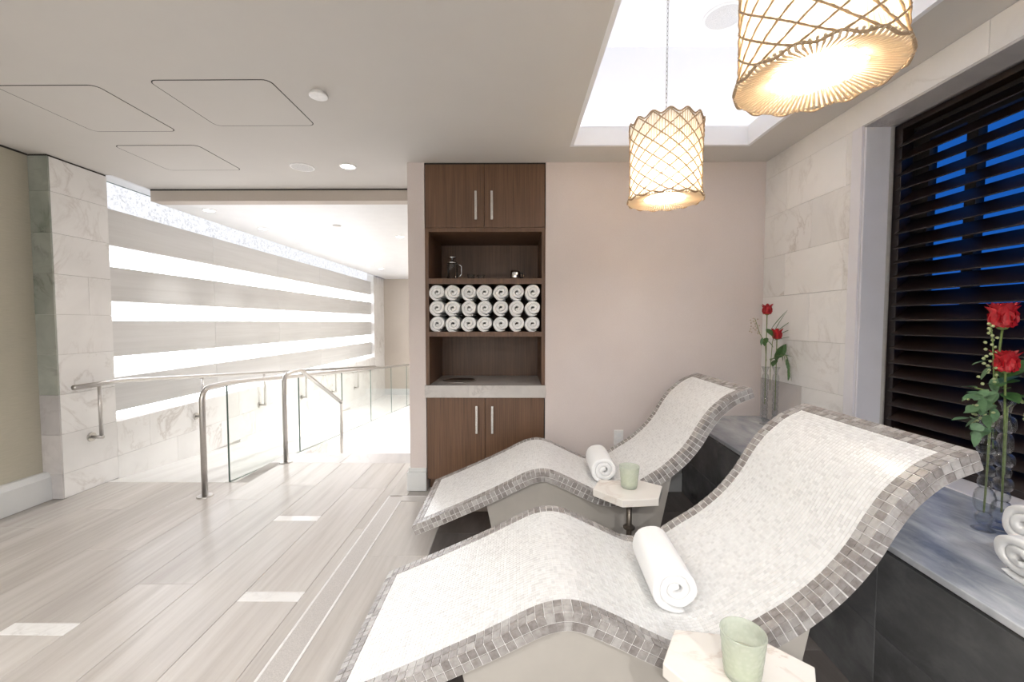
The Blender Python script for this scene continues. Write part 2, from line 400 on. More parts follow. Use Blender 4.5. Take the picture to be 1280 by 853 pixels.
piece('dark_floor_tile', 'dfloor', 0.901, 1.299, 2.801, YB+0.05, -0.03, 0.0, floor, 0.0012)
# landing nosing slab
for a, b in ((-2.25, -1.6), (-1.6, -0.8)):
    piece('nosing_slab', 'marbled', a+0.001, b-0.001, 3.772, 4.06, -0.04, 0.0, floor, 0.003)

# stairs, lower floor and ramp
st = MB()
for i in range(3): st.box(-2.25, -0.62, 4.06 + 0.3*i - (0.0 if i else 0.0), 4.36 + 0.3*i, ZL-0.1, -0.18*(i+1) if i < 2 else ZL)
stairs = struct(st.build('stair', 'ramp', None, bevel=0.004), 'pale stone steps going down beside the ramp', 'stairs')
lf = struct(MB().box(-2.25, -0.62, 4.96, YE, ZL-0.1, ZL).build('floor_corridor', 'ramp'), 'pale stone lower corridor floor beyond the steps', 'floor')
rp = MB(); pts = [(3.3, 0.0), (9.26, rampz(9.26)), (YE, ZL), (YE, ZL-0.2), (3.3, -0.2)]
rp.prism(pts, XL, -2.33, 'X')
rampo = struct(rp.build('floor_ramp', 'ramp'), 'pale stone ramp sloping down between marble wall and glass', 'ramp')
cb = MB().prism([(3.3, 0.004), (9.3, rampz(9.3)+0.004), (YE, ZL+0.004), (YE, ZL-0.1), (3.3, ZL-0.1)], -2.33, -2.25, 'X')
struct(cb.build('trim_1', 'marble'), 'white marble kerb under the glass balustrade', 'kerb')

# ------------------------------------------------------------------ ceilings
T = 0.55
ce = MB()
ce.box(XC+0.03, CX0, YF-0.1, 3.40, HC, HC+0.12).box(XL-0.15, XC+0.03, YF-0.1, 3.40, HC, HC+0.12).box(XC+0.03, CX0, 3.40, YS, HC, HC+0.12)
ce.box(CX1, XR+0.35, YF-0.1, YB+0.1, HC, HC+0.12).box(CX0, CX1, CY1, YB+0.1, HC, HC+0.12).box(CX0, CX1, YF-0.1, CY0, HC, HC+0.12)
ceiling = struct(ce.build('ceiling', 'ceil'), 'flat off-white painted ceiling with glowing recessed coffer', 'ceiling')
LP = 0.126; ZT = 3.20; LD = 0.16
lip = MB(); w = 0.02; g = 0.003
lip.box(CX0-w, CX0+g, CY0-w, CY1+w, HC-0.0005, HC+LP).box(CX1-g, CX1+w, CY0-w, CY1+w, HC-0.0005, HC+LP).box(CX0+g, CX1-g, CY1-g, CY1+w, HC-0.0005, HC+LP).box(CX0+g, CX1-g, CY0-w, CY0+g, HC-0.0005, HC+LP)
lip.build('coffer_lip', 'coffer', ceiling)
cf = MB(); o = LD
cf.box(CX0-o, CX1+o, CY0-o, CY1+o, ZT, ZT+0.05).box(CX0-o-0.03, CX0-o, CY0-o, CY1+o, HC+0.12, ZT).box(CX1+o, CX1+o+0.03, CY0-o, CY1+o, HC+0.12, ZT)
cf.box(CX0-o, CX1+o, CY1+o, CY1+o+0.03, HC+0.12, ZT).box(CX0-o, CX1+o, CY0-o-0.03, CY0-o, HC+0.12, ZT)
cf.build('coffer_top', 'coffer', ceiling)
# LED strips lying on the coffer ledge
for (x0, x1, y0, y1) in ((CX0-0.11, CX0-0.05, CY0, CY1), (CX1+0.05, CX1+0.11, CY0, CY1), (CX0, CX1, CY1+0.05, CY1+0.11), (CX0, CX1, CY0-0.11, CY0-0.05)):
    MB().box(x0, x1, y0, y1, HC+0.12, HC+0.13).build('led_strip', 'slot', ceiling)
    light('cove_light', 'AREA', ((x0+x1)/2, (y0+y1)/2, HC+0.14), P_COFFER*max(x1-x0, y1-y0)/2.0, (0.93, 0.95, 1.0), ceiling, (PI, 0, 0), shape='RECTANGLE', size=x1-x0, size_y=y1-y0)
# access panels: slightly proud boards with a dark shadow gap
def rrect(x0, x1, y0, y1, r, n=5):
    p = []
    for cx, cy, a0 in ((x1-r, y1-r, 0), (x0+r, y1-r, PI/2), (x0+r, y0+r, PI), (x1-r, y0+r, 1.5*PI)):
        p += [(cx + r*math.cos(a0 + PI/2*i/n), cy + r*math.sin(a0 + PI/2*i/n)) for i in range(n+1)]
    return p
for x0, x1, y0, y1 in ((-2.60, -2.09, 2.13, 2.63), (-1.79, -1.20, 2.09, 2.56), (-2.68, -2.12, 2.84, 3.29)):
    g = MB().prism(rrect(x0-0.005, x1+0.005, y0-0.005, y1+0.005, 0.04), HC-0.0012, HC, 'Z').build('panel_gap', 'dark', ceiling)
    MB().prism(rrect(x0, x1, y0, y1, 0.036), HC-0.0016, HC, 'Z').build('access_panel', 'ceil', ceiling)

sof = MB().box(-3.24, -0.80, YS, YS+0.12, HS, HC+0.12)
sofo = struct(sof.build('trim_2', 'taupe'), 'taupe soffit beam across the top of the corridor opening', 'soffit')
MB().box(-3.24, -0.80, YS-0.003, YS, HC-0.012, HC).build('shadow_gap', 'dark', sofo)
cc = MB().box(-3.24, -0.62, YS+0.12, YE, HS, HS+0.1)
ceil2 = struct(cc.build('ceiling_corridor', 'white'), 'lower white corridor ceiling with small downlights', 'ceiling')
# light slot between ceiling and striped wall
sl = MB().box(-3.56, -3.20, 3.40, YE, HC+0.16, HC+0.2).box(-3.245, -3.235, 3.40, YE, HS+0.1, HC+0.16).box(-3.56, -3.245, 9.75, 9.77, HS, HC+0.16).box(-3.56, -3.245, 3.38, 3.40, HC+0.12, HC+0.16)
slot = struct(sl.build('trim_3', 'white'), 'white light slot above the striped wall', 'light slot')
MB().box(-3.30, -3.25, 3.45, 9.7, HC+0.12, HC+0.15).build('led_strip', 'slot', slot)

# ------------------------------------------------------------------ walls
wl = MB().box(XL-0.12, XL, YF-0.1, 3.0, -0.1, HC)
struct(wl.build('wall_left', 'grass'), 'olive-beige grasscloth wall left of the marble pier', 'wall')
bl = MB().prism([(-3.36, 0), (-3.36, 0.165), (-3.372, 0.185), (-3.385, 0.20), (XL, 0.20), (XL, 0)], YF, YC, 'Y')
struct(bl.build('baseboard_left', 'base', None), 'pale grey profiled baseboard under the grasscloth wall', 'baseboard')
MB().box(XL-0.02, XL+0.004, YF, YC, HC-0.012, HC).build('shadow_gap', 'dark', bpy.data.objects['wall_left'])
# marble pier + tiles
pier = struct(MB().box(XL-0.12, XC-0.012, YC+0.012, 3.40, -0.1, HC-0.012).build('wall_pier', 'wgrout'), 'white marble tiled pier between grasscloth and striped wall', 'pier')
zj = [0.0] + [0.18 + 0.29*i for i in range(8)] + [HC-0.012]
for i in range(len(zj)-1):
    a, b = zj[i], zj[i+1]
    if i == 5: cs = [YC+0.012, 3.22, 3.40]
    else: cs = [YC+0.012, 3.40]
    for y0, y1 in zip(cs[:-1], cs[1:]): piece('marble_tile', 'marble', XC-0.012, XC, y0+0.0005, y1-0.0005, a+0.0008, b-0.0008, pier, 0.001)
    piece('edge_tile', 'marbleg' if i >= 3 else 'marbled', XL, XC, YC, YC+0.012, a+0.0008, b-0.0008, pier, 0.001)
MB().box(XL-0.02, XC-0.006, YC+0.004, 3.40, HC-0.012, HC).build('shadow_gap', 'dark', pier)
# wainscot below the striped wall
wn = struct(MB().box(-3.56, XC-0.012, 3.40, YE, -0.8, 0.468).build('wall_wainscot', 'wgrout'), 'low white marble wainscot along the ramp', 'wall')
zr = [-0.69, -0.40, -0.11, 0.18, 0.468]
for i in range(4):
    y = 3.40 - (0.30 if i % 2 else 0.0); 
    while y < YE:
        a, b = max(y, 3.40), min(y+0.61, YE)
        if rampz(a) < zr[i+1] and b - a > 0.05: piece('marble_tile', 'marble', XC-0.012, XC, a+0.0006, b-0.0006, zr[i]+0.0006, zr[i+1]-0.0006, wn, 0.001)
        y += 0.61
# striped wall: backlit textured panels recessed between proud stone bands
sw = struct(MB().box(-3.60, -3.45, 3.40, 9.75, 0.40, HC+0.2).build('wall_striped', 'white'), 'wall of grey stone bands and glowing textured light strips', 'wall')
zl = [(0.468, 0.536), (0.824, 0.997), (1.298, 1.459), (1.746, 1.92), (2.221, HC-0.002)]
for a, b in zl:
    y = 3.40
    while y < 9.7:
        e = min(y+1.27, 9.75); piece('light_panel', 'panelt' if a > 2.2 else 'panel', -3.45, -3.43, y+0.001, e-0.001, a-0.03, b+0.03 if b < 2.4 else b, sw, 0.002); y = e
MB().box(-3.43, -3.425, 3.40, 9.75, HC-0.002, HC+0.004).build('panel_edge', 'gedge', sw)
for a, b in ((0.536, 0.824), (0.997, 1.298), (1.459, 1.746), (1.92, 2.221)):
    y = 3.40
    while y < 9.7:
        e = min(y+1.27, 9.75); piece('stone_band', 'band', -3.45, -3.35, y+0.0008, e-0.0008, a, b, sw, 0.002); y = e
# far pier and far wall
fp = struct(MB().box(-3.56, -3.28, 9.75, YE, 0.468, HS).build('wall_pier_far', 'marble'), 'pale marble pier closing the far end of the striped wall', 'pier')
fw = struct(MB().box(-3.6, -0.5, YE, YE+0.1, -0.8, HC).build('wall_far', 'taupe'), 'taupe wall at the far end of the corridor', 'wall')
struct(MB().box(-3.28, -0.62, YE-0.015, YE, ZL, ZL+0.15).build('baseboard_far', 'base'), 'pale baseboard at the far end of the corridor', 'baseboard')
# back wall with the cabinet recess
CXL, CXR = -0.675, 0.226
wb = MB().box(CXR, XR+0.3, YB, YB+0.12, -0.1, HC).box(-0.80, CXL, YB, YB+0.75, -0.1, HC).box(CXL, CXR, YB+0.66, YB+0.75, -0.1, HC)
struct(wb.build('wall_back', 'pink'), 'rose-beige woven wall holding the built-in cabinet', 'wall')
struct(MB().box(-0.80, -0.62, YB+0.75, YE, -0.8, HC).build('wall_corridor', 'taupe'), 'corridor side wall hidden behind the cabinet', 'wall')
bb = MB()
def bprof(y): return [(y, 0), (y, 0.02)]
bb.box(CXR, 1.262, YB-0.022, YB, 0, 0.145).box(CXR, 1.262, YB-0.012, YB, 0.145, 0.175)
bb.box(-0.822, CXL, YB-0.022, YB, 0, 0.145).box(-0.812, CXL, YB-0.012, YB, 0.145, 0.175).box(-0.822, -0.80, YB, YB+0.75, 0, 0.145).box(-0.812, -0.80, YB, YB+0.75, 0.145, 0.175)
struct(bb.build('baseboard_back', 'base', None, bevel=0.004), 'pale grey stepped baseboard along the rose-beige wall', 'baseboard')
# wall behind the camera
struct(MB().box(XL-0.12, XR+0.3, YF-0.1, YF, -0.1, HC).build('wall_front', 'white'), 'plain white wall behind the viewer', 'wall')
# right wall: tiled, with a wide window opening
WY0, WY1, WZ1 = -0.6, 2.293, 2.327; BZ = 0.58
wr = MB().box(XR+0.012, XR+0.30, WY1, YB, -0.1, HC).box(XR+0.012, XR+0.30, WY0, WY1, WZ1, HC).box(XR+0.012, XR+0.30, WY0, WY1, -0.1, BZ-0.03).box(XR+0.012, XR+0.30, YF, WY0, -0.1, HC)
wall_r = struct(wr.build('wall_right', 'wgrout'), 'white veined marble tiled wall around the shuttered window', 'wall')
zr = [BZ, 0.871, 1.165, 1.468, 1.752, 2.047, WZ1]
for i in range(6):
    js = [2.36, 2.40, 2.91, YB] if i % 2 else [2.36, 2.66, YB]
    if i == 5: js = [2.36, 2.40, 2.91, YB]
    if i == 0: js = [2.36, 2.705, YB]
    for a, b in zip(js[:-1], js[1:]):
        piece('marble_tile', 'marbled' if (i == 0 and a > 2.6) else 'marble', XR, XR+0.012, a+0.0005, b-0.0005, zr[i]+0.0006, zr[i+1]-0.0006, wall_r, 0.001)
piece('window_casing', 'casing', XR-0.001, XR+0.012, WY1-0.0, 2.36-0.0006, BZ, WZ1-0.0006, wall_r, 0.001)
for a, b in ((YF, -0.9), (-0.9, 0.4), (0.4, 1.70), (1.70, YB)):
    piece('lintel_slab', 'marble', XR, XR+0.012, a+0.0007, b-0.0007, WZ1+0.0004, HC-0.001, wall_r, 0.001)
piece('jamb_slab', 'casing', XR+0.012, XR+0.14, WY1-0.012, WY1, BZ, WZ1, wall_r, 0.001)
piece('head_slab', 'marbled', XR, XR+0.14, WY0, WY1-0.012, WZ1-0.012, WZ1, wall_r, 0.001)
piece('sill_slab', 'casing', XR+0.0, XR+0.16, WY0, WY1-0.012, BZ-0.03, BZ+0.004, wall_r, 0.001)

# window behind the shutter
win = struct(empty('window_1', (XR+0.27, 1.0, BZ)), 'dark framed window showing blue dusk behind the louvers', 'window')
fr = MB(); y0, y1 = WY0-1.0, WY1-1.0-0.013; zt = WZ1-BZ-0.013
fr.box(-0.02, 0.02, y0, y0+0.06, 0, zt).box(-0.02, 0.02, y1-0.10, y1, 0, zt).box(-0.02, 0.02, y0+0.06, y1-0.10, zt-0.10, zt).box(-0.02, 0.02, y0+0.06, y1-0.10, 0, 0.06)
fr.build('window_frame', 'dark', win)
for yy in (y1-0.30, y1-1.30, y1-2.2): MB().box(-0.02, 0.02, yy-0.025, yy+0.025, 0.06, zt-0.10).build('mullion', 'dark', win)
MB().box(-0.003, 0.003, y0+0.06, y1-0.10, 0.06, zt-0.10).build('pane', 'pane', win)
# louvered shutter
sh = tag(empty('louver_shutter', (XR+0.19, 1.0, BZ)), 'dark brown wooden louvered shutter filling the wide window', 'shutter')
fr = MB()
fr.box(-0.03, 0.03, y1-0.045, y1, 0.004, zt).box(-0.03, 0.03, y0, y0+0.05, 0.004, zt).box(-0.03, 0.03, y0+0.05, y1-0.045, zt-0.03, zt).box(-0.03, 0.03, y0+0.05, y1-0.045, 0.004, 0.05)
fr.build('shutter_frame', 'louver', sh, bevel=0.002)
PT = 0.075; WD = 0.084; TH = math.atan2(PT*0.98, WD)
ln = math.hypot(WD, PT*0.98)/2
m = MB(); prof = [(-ln, -0.002), (-ln+0.003, -0.0035), (ln-0.003, -0.0035), (ln, -0.002), (ln, 0.002), (ln-0.003, 0.0035), (-ln+0.003, 0.0035), (-ln, 0.002)]
c_, s_ = math.cos(TH), math.sin(TH)
m.prism([(p*c_ - q*s_, p*s_ + q*c_) for p, q in prof], y0+0.03, y1-0.03, 'Y'); slat_me = m.mesh('louver_slat', 'louver')
for i in range(22):
    z = 0.075 + PT*i
    if z > zt-0.05: break
    o = link('louver_slat', slat_me, sh); o.location = (0, 0, z)

# bench along the right wall
bn = struct(empty('bench', (0, 0, 0)), 'dark slate fronted bench with blue-grey marble top along the window wall', 'bench')
bm = MB().prism([(benchx(YF)+0.02, YF), (XR, YF), (XR, YB), (benchx(YB)+0.02, YB)], 0, BZ-0.034, 'Z'); bm.build('bench_core', 'slate', bn)
top = MB().prism([(benchx(YF)-0.004, YF), (XR, YF), (XR, YB), (benchx(YB)-0.004, YB)], BZ-0.022, BZ, 'Z'); tp = top.build('bench_top', 'blue', bn, bevel=0.003)
MB().prism([(benchx(YF)+0.012, YF), (XR, YF), (XR, YB), (benchx(YB)+0.012, YB)], BZ-0.034, BZ-0.022, 'Z').build('metal_trim', 'nickel', bn)
ang = math.atan2(0.041, 1.0)
for r, (a, b) in enumerate(((0.0, 0.27), (0.27, BZ-0.034))):
    y = YB
    while y > YF+0.1:
        y2 = max(y-0.60, YF)
        yc = (y+y2)/2; o = piece('slate_tile', 'slate', -0.01, 0.01, -(y-y2)/2+0.0008, (y-y2)/2-0.0008, a+0.0006, b-0.0006, bn, 0.001)
        o.location = (benchx(yc)+0.01, yc, (a+b)/2); o.rotation_euler = (0, 0, -ang); y = y2

# ------------------------------------------------------------------ lighting fixtures
def downlight(x, y, z, r, power, label, group, lit=True, spot=2.2, col=(1.0, 0.98, 0.955)):
    t = tag(empty('downlight', (x, y, z)), label, 'downlight', group)
    MB().lathe([(r, -0.0), (r, -0.004), (r*0.82, -0.006), (r*0.78, -0.001)], 24).build('trim_ring', 'plastic', t, smooth=False)
    MB().lathe([(0.0, -0.002), (r*0.78, -0.002)], 24).build('lens', 'lamp_on', t)
    if power: light('downlight_lamp', 'SPOT', (0, 0, -0.02), power, col, t, spot_size=spot, spot_blend=0.6, shadow_soft_size=r*0.7)
    return t
DLN = {}
downlight(-1.265, 3.223, HC, 0.062, P_ROOM*0.6, 'small lit downlight in main ceiling beside the round speaker', None)
FILL_LAB = ['downlight over the plank floor, in line with the ceiling cover disc', 'downlight close to the front wall, over the plank floor', 'downlight near the grasscloth wall, beside the access panels', 'downlight in the corner of grasscloth wall and front wall', 'downlight over the bench side, close to the front wall', 'downlight close to the front wall, over the mosaic floor strip', 'downlight between the coffer and the cover disc']
for (x, y) in ((-1.265, 1.1), (-1.265, -1.6), (-2.5, 1.1), (-2.5, -1.6), (0.95, -1.6), (-0.2, -1.6), (-0.25, 1.40)):  # out-of-view lamps added to brighten the loungers, cabinet and walls
    k_ = DLN.get('m', 0); DLN['m'] = k_+1
    downlight(x, y, HC, 0.062, P_ROOM*(7.0 if y < 0 else 0.75), FILL_LAB[k_], 'main ceiling downlights', spot=2.9 if y < 0 else 2.3)
for (x, y) in ((-2.94, 4.065), (-2.90, 4.86), (-2.84, 5.57), (-2.79, 6.31), (-2.76, 7.0), (-2.71, 7.77), (-2.69, 8.47), (-1.45, 5.32), (-1.45, 7.0), (-1.45, 8.6)):
    n_ = DLN.get(x < -2, 0); DLN[x < -2] = n_+1
    downlight(x, y, HS, 0.06, P_CORR*(0.32 if x < -2 else 3.2), ('corridor ceiling downlight in the row along the striped wall, ' if x < -2 else 'corridor ceiling downlight in the row over the steps, ') + ['nearest', 'second from', 'third from', 'fourth from', 'fifth from', 'sixth from', 'seventh from'][n_] + ' the soffit', 'corridor downlights', spot=1.3 if x < -2 else 2.0)
sd = tag(empty('ceiling_sprinkler', (-1.984, 4.707, HS)), 'small grey sprinkler cap in the corridor ceiling', 'sprinkler')
MB().lathe([(0.045, 0), (0.045, -0.006), (0.03, -0.012), (0.0, -0.012)], 20).build('cap', 'grille', sd)
dt = tag(empty('ceiling_disc', (-1.015, 2.213, HC)), 'plain white round cover disc proud of the main ceiling', 'cover disc')
MB().lathe([(0.040, 0), (0.046, -0.012), (0.046, -0.016), (0.040, -0.018), (0.0, -0.018)], 28).build('disc', 'plastic', dt)
def speaker(x, y, z, r, label):
    t = tag(empty('ceiling_speaker', (x, y, z)), label, 'speaker')
    MB().lathe([(r, 0), (r, -0.004), (r*0.94, -0.007), (r*0.86, -0.006), (r*0.86, 0)], 32).build('rim', 'plastic', t)
    MB().lathe([(r*0.86, -0.004), (r*0.5, -0.006), (0.0, -0.0065)], 32).build('grille', 'grille', t)
speaker(-1.618, 3.236, HC, 0.088, 'round white ceiling speaker next to the lit downlight')
speaker(1.31, 2.73, ZT, 0.13, 'round white speaker inside the glowing ceiling coffer')

# ------------------------------------------------------------------ tiled loungers
CP = [(-0.56, 0.176), (-0.30, 0.288), (-0.10, 0.380), (0.03, 0.446), (0.09, 0.470), (0.15, 0.479), (0.21, 0.468), (0.29, 0.434), (0.40, 0.381), (0.47, 0.352), (0.54, 0.346), (0.61, 0.368), (0.70, 0.424), (0.79, 0.482), (0.88, 0.560), (0.95, 0.646), (1.00, 0.730), (1.055, 0.808), (1.13, 0.876), (1.19, 0.909), (1.255, 0.935)]
def catmull(P, n=12):
    out = []
    for i in range(len(P)-1):
        p0, p1, p2, p3 = P[max(i-1, 0)], P[i], P[i+1], P[min(i+2, len(P)-1)]
        for j in range(n):
            t = j/n
            out.append(tuple(0.5*(2*p1[k] + (p2[k]-p0[k])*t + (2*p0[k]-5*p1[k]+4*p2[k]-p3[k])*t*t + (3*p1[k]-p0[k]-3*p2[k]+p3[k])*t**3) for k in (0, 1)))
    out.append(P[-1]); return out
def resample(P, n):
    d = [0]
    for a, b in zip(P[:-1], P[1:]): d.append(d[-1] + math.hypot(b[0]-a[0], b[1]-a[1]))
    out = []; j = 0
    for i in range(n+1):
        s = d[-1]*i/n
        while j < len(d)-2 and d[j+1] < s: j += 1
        t = (s-d[j])/max(1e-9, d[j+1]-d[j]); out.append((P[j][0]+(P[j+1][0]-P[j][0])*t, P[j][1]+(P[j+1][1]-P[j][1])*t))
    return out, d[-1]
FINE = catmull(CP, 60); LW = 0.68; TK = 0.056
def frames(n):
    P, Ln = resample(FINE, n); fr = []
    for i in range(n+1):
        a, b = P[max(i-1, 0)], P[min(i+1, n)]; t = math.atan2(b[1]-a[1], b[0]-a[0]); fr.append((P[i][0], P[i][1], t))
    return fr, Ln
NT = 79; FR, LEN = frames(NT*2); TP = LEN/NT                    # border tile pitch
def off(f, d): return (f[0] + math.sin(f[2])*d, f[1] - math.cos(f[2])*d)
def make_slab():
    g = 0.0016; top = [off(f, g) for f in FR]; bot = [off(f, TK) for f in FR]
    m = MB(); n = len(top); Y = (g, LW-g)
    vs = [(p[0], y, p[1]) for y in Y for p in top + bot]; k = 2*n
    fs = []
    for i in range(n-1):
        fs += [(i, i+1, k+i+1, k+i), (n+i, k+n+i, k+n+i+1, n+i+1), (i, n+i, n+i+1, i+1), (k+i, k+i+1, k+n+i+1, k+n+i)]
    fs += [(0, k, k+n, n), (n-1, 2*n-1, k+2*n-1, k+n-1)]
    m.add(vs, fs); return m
tile_me = None
def tile_frame(i):                # centre of the i-th tile along the length
    return FR[2*i+1]
def add_tile(m, c, u, v, w, a, b, h):
    """box of half sizes a,b,h along unit u,v,w"""
    q = []
    for sw in (-1, 1):
        for su, sv in ((-1,-1), (1,-1), (1,1), (-1,1)): q.append(c + u*(a*su) + v*(b*sv) + w*(h*sw))
    m.add(q, [(0,3,2,1),(4,5,6,7),(0,1,5,4),(1,2,6,5),(2,3,7,6),(3,0,4,7)])
GAP = 0.0015; TS = TP/2 - GAP; ROWT = 0.027; RS = ROWT/2 - GAP
def tile_specs():
    """(kind, centre, u, v, w) for each border tile; kind says which edge"""
    out = []
    for i in range(NT):
        f = tile_frame(i); t = Vector((math.cos(f[2]), 0, math.sin(f[2]))); nrm = Vector((-math.sin(f[2]), 0, math.cos(f[2]))); yv = Vector((0, 1, 0)); p = Vector((f[0], 0, f[1]))
        for r in range(2):
            d = ROWT*(r+0.5)
            out.append(('side_near', p - nrm*(d + 0.001) + yv*0.001, t, nrm, -yv)); out.append(('top_near', p + yv*d - nrm*0.001, t, yv, nrm))
            out.append(('side_far', p - nrm*(d + 0.001) + yv*(LW-0.001), t, nrm, yv)); out.append(('top_far', p + yv*(LW-d) - nrm*0.001, t, yv, nrm))
    ny = 23; wy = (LW - 4*ROWT)/ny
    for e, i0 in (('foot', 0), ('head', NT-1)):
        for r in range(2):
            f = tile_frame(r if e == 'foot' else NT-1-r); t = Vector((math.cos(f[2]), 0, math.sin(f[2]))); nrm = Vector((-math.sin(f[2]), 0, math.cos(f[2]))); p = Vector((f[0], 0, f[1]))
            for j in range(ny): out.append((e, p + Vector((0, 2*ROWT + wy*(j+0.5), 0)) - nrm*0.001, t, Vector((0, 1, 0)), nrm))
        f = FR[0] if e == 'foot' else FR[-1]; t = Vector((math.cos(f[2]), 0, math.sin(f[2]))); nrm = Vector((-math.sin(f[2]), 0, math.cos(f[2]))); p = Vector((f[0], 0, f[1]))
        sg = -1 if e == 'foot' else 1
        for r in range(2):
            for j in range(25): out.append((e+'_end', p - nrm*(ROWT*(r+0.5)+0.001) + Vector((0, LW/25*(j+0.5), 0)) + t*(sg*0.0), Vector((0, 1, 0)), nrm, t*sg))
    return out
SPECS = tile_specs()
HT = 0.0022
tm = MB(); add_tile(tm, Vector((0,0,0)), Vector((1,0,0)), Vector((0,1,0)), Vector((0,0,1)), TS, RS, HT); tile_me = tm.mesh('mosaic_tile', 'btile')
def ped():
    t = []
    for k in range(41):
        x = -0.16 + (0.865+0.16)*k/40
        f = min(FR, key=lambda q: abs(off(q, TK)[0]-x)); t.append((x, off(f, TK)[1]-0.001))
    poly = [(-0.10, 0.0), (0.77, 0.0)] + t[::-1]
    return poly
def mosaic():
    m = MB(); i0, i1 = 2, NT-2; s0, s1 = TP*2, LEN-TP*2; n = int((s1-s0)/0.0128); nf = n
    fr, _ = frames(20000)
    def at(s): return fr[min(20000, int(round(s/LEN*20000)))]
    yy0, yy1 = 2*ROWT, LW-2*ROWT; ny = int((yy1-yy0)/0.0128); wy = (yy1-yy0)/ny; ws = (s1-s0)/n; g = 0.0008
    for i in range(n):
        fa, fb = at(s0+ws*i+g), at(s0+ws*(i+1)-g)
        a0, b0 = off(fa, 0.0003), off(fb, 0.0003); a1, b1 = off(fa, 0.0018), off(fb, 0.0018)
        for j in range(ny):
            ya, yb = yy0+wy*j+g, yy0+wy*(j+1)-g
            m.add([(a0[0], ya, a0[1]), (b0[0], ya, b0[1]), (b0[0], yb, b0[1]), (a0[0], yb, a0[1]), (a1[0], ya, a1[1]), (b1[0], ya, b1[1]), (b1[0], yb, b1[1]), (a1[0], yb, a1[1])],
                  [(0,1,2,3), (0,4,5,1), (1,5,6,2), (2,6,7,3), (3,7,4,0)])
    return m
slab_me = make_slab().mesh('slab', 'grout'); mosaic_me = mosaic().mesh('mosaic_top', 'mosaic')
ped_me = MB().prism(ped(), 0.045, LW-0.045, 'Y').mesh('plinth', 'cream')
def lounger(y, label, near):
    t = tag(empty('tiled_lounger', (0, y, 0)), label, 'lounger', 'heated mosaic loungers')
    link('slab', slab_me, t); link('plinth', ped_me, t)
    o = link('mosaic_top', mosaic_me, t); o['kind'] = 'stuff'; o['label'] = 'field of tiny white mosaic tiles'
    rest = MB(); cnt = 0
    order = {'side_near': 0, 'top_near': 1}
    for sp in sorted(SPECS, key=lambda s: (order.get(s[0], 2), -s[1].x)):
        k, c, u, v, w = sp
        if near and cnt < 300 and k in order:
            o = link('mosaic_tile', tile_me, t); mt = Matrix((u, v, u.cross(v))).transposed().to_4x4(); mt.translation = c; o.matrix_local = mt; cnt += 1
        else:
            hu = TS if k in ('side_near', 'top_near', 'side_far', 'top_far', 'foot', 'head') else LW/50-GAP
            hv = RS if k not in ('foot', 'head') else (LW-4*ROWT)/46-GAP
            add_tile(rest, c, u, v, w, hu, hv, HT)
    o = rest.build('border_tiles', 'btiles', t); o['kind'] = 'stuff'; o['label'] = 'border of taupe mosaic tiles'
    return t
YR, YN = 2.23, 1.135
lounger(YR, 'white mosaic wave lounger beside the built-in walnut cabinet', False)
lounger(YN, 'white mosaic wave lounger farther from the walnut cabinet', True)

# ------------------------------------------------------------------ little side tables and votives
TPOLY = [(0.395, -0.13), (0.51, -0.265), (0.69, -0.245), (0.762, -0.085), (0.665, -0.004), (0.45, -0.004)]
tt_me = MB().prism([(x-0.58, y+0.13) for x, y in TPOLY], 0.0, 0.036, 'Z').mesh('table_top', 'ttop')
tp_me = MB().tube([(0, 0, 0.0), (0, 0, 0.402)], 0.014, 14).mesh('post', 'bronze', True)
tb_me = MB().lathe([(0.0, 0.012), (0.055, 0.012), (0.06, 0.0), (0.0, 0.0)][::-1], 24).mesh('foot_plate', 'bronze')
tk_me = MB().lathe([(0.028, 0.0), (0.030, 0.004), (0.030, 0.010), (0.016, 0.02)], 18).mesh('collar', 'bronze')
vp = []
def vot_mesh():
    H = 0.112; pr = [(0.0, 0.0), (0.036, 0.0), (0.039, 0.004), (0.0405, 0.012)]
    for i in range(7): z = 0.012 + (H-0.02)*i/6; pr.append((0.0405 + 0.009*i/6 + 0.0008*(i % 2), z))
    pr += [(0.051, H-0.003), (0.0505, H), (0.048, H), (0.0465, H-0.01), (0.039, 0.02), (0.034, 0.012), (0.0, 0.011)]
    return MB().lathe(pr, 36).mesh('glass_cup', 'votive', True)
vot_me = vot_mesh()
wax_me = MB().lathe([(0.0, 0.0), (0.0365, 0.0), (0.0405, 0.042), (0.036, 0.040), (0.0, 0.037)], 28).mesh('wax', 'wax', True)
wick_me = MB().tube([(0,0,0), (0.001,0,0.006), (0.004,0.001,0.013)], 0.0014, 6).mesh('wick', 'dark')
for yb, where in ((YR, 'rear'), (YN, 'front')):
    lab = {'rear': 'white hexagonal marble side table beside the lounger nearest the walnut cabinet', 'front': 'white hexagonal marble side table beside the lounger farther from the cabinet'}[where]
    t = tag(empty('side_table', (0.58, yb-0.13, 0) if where == 'rear' else (0.55, yb-0.152, 0), 0.0 if where == 'rear' else -0.15), lab, 'table', 'marble side tables')
    o = link('table_top', tt_me, t, 0.003); o.location = (0, 0, 0.402)
    link('post', tp_me, t).location = (0.0, 0.0, 0); link('foot_plate', tb_me, t).location = (0, 0, 0.0)
    link('collar', tk_me, t).location = (0, 0, 0.235)
    lab = {'rear': 'pale green glass votive with candle on the rear marble table', 'front': 'pale green glass votive with candle on the front marble table'}[where]
    lab = lab.replace('rear marble table', 'marble table nearest the cabinet').replace('front marble table', 'marble table farther from the cabinet')
    vx, vy = (0.585, yb-0.105) if where == 'rear' else (0.543, 0.972)
    t = tag(empty('votive_candle', (vx, vy, 0.4382)), lab, 'candle', 'green glass votives')
    link('glass_cup', vot_me, t); w_ = link('wax', wax_me, t); w_.location = (0, 0, 0.0125); link('wick', wick_me, w_).location = (0, 0, 0.037)

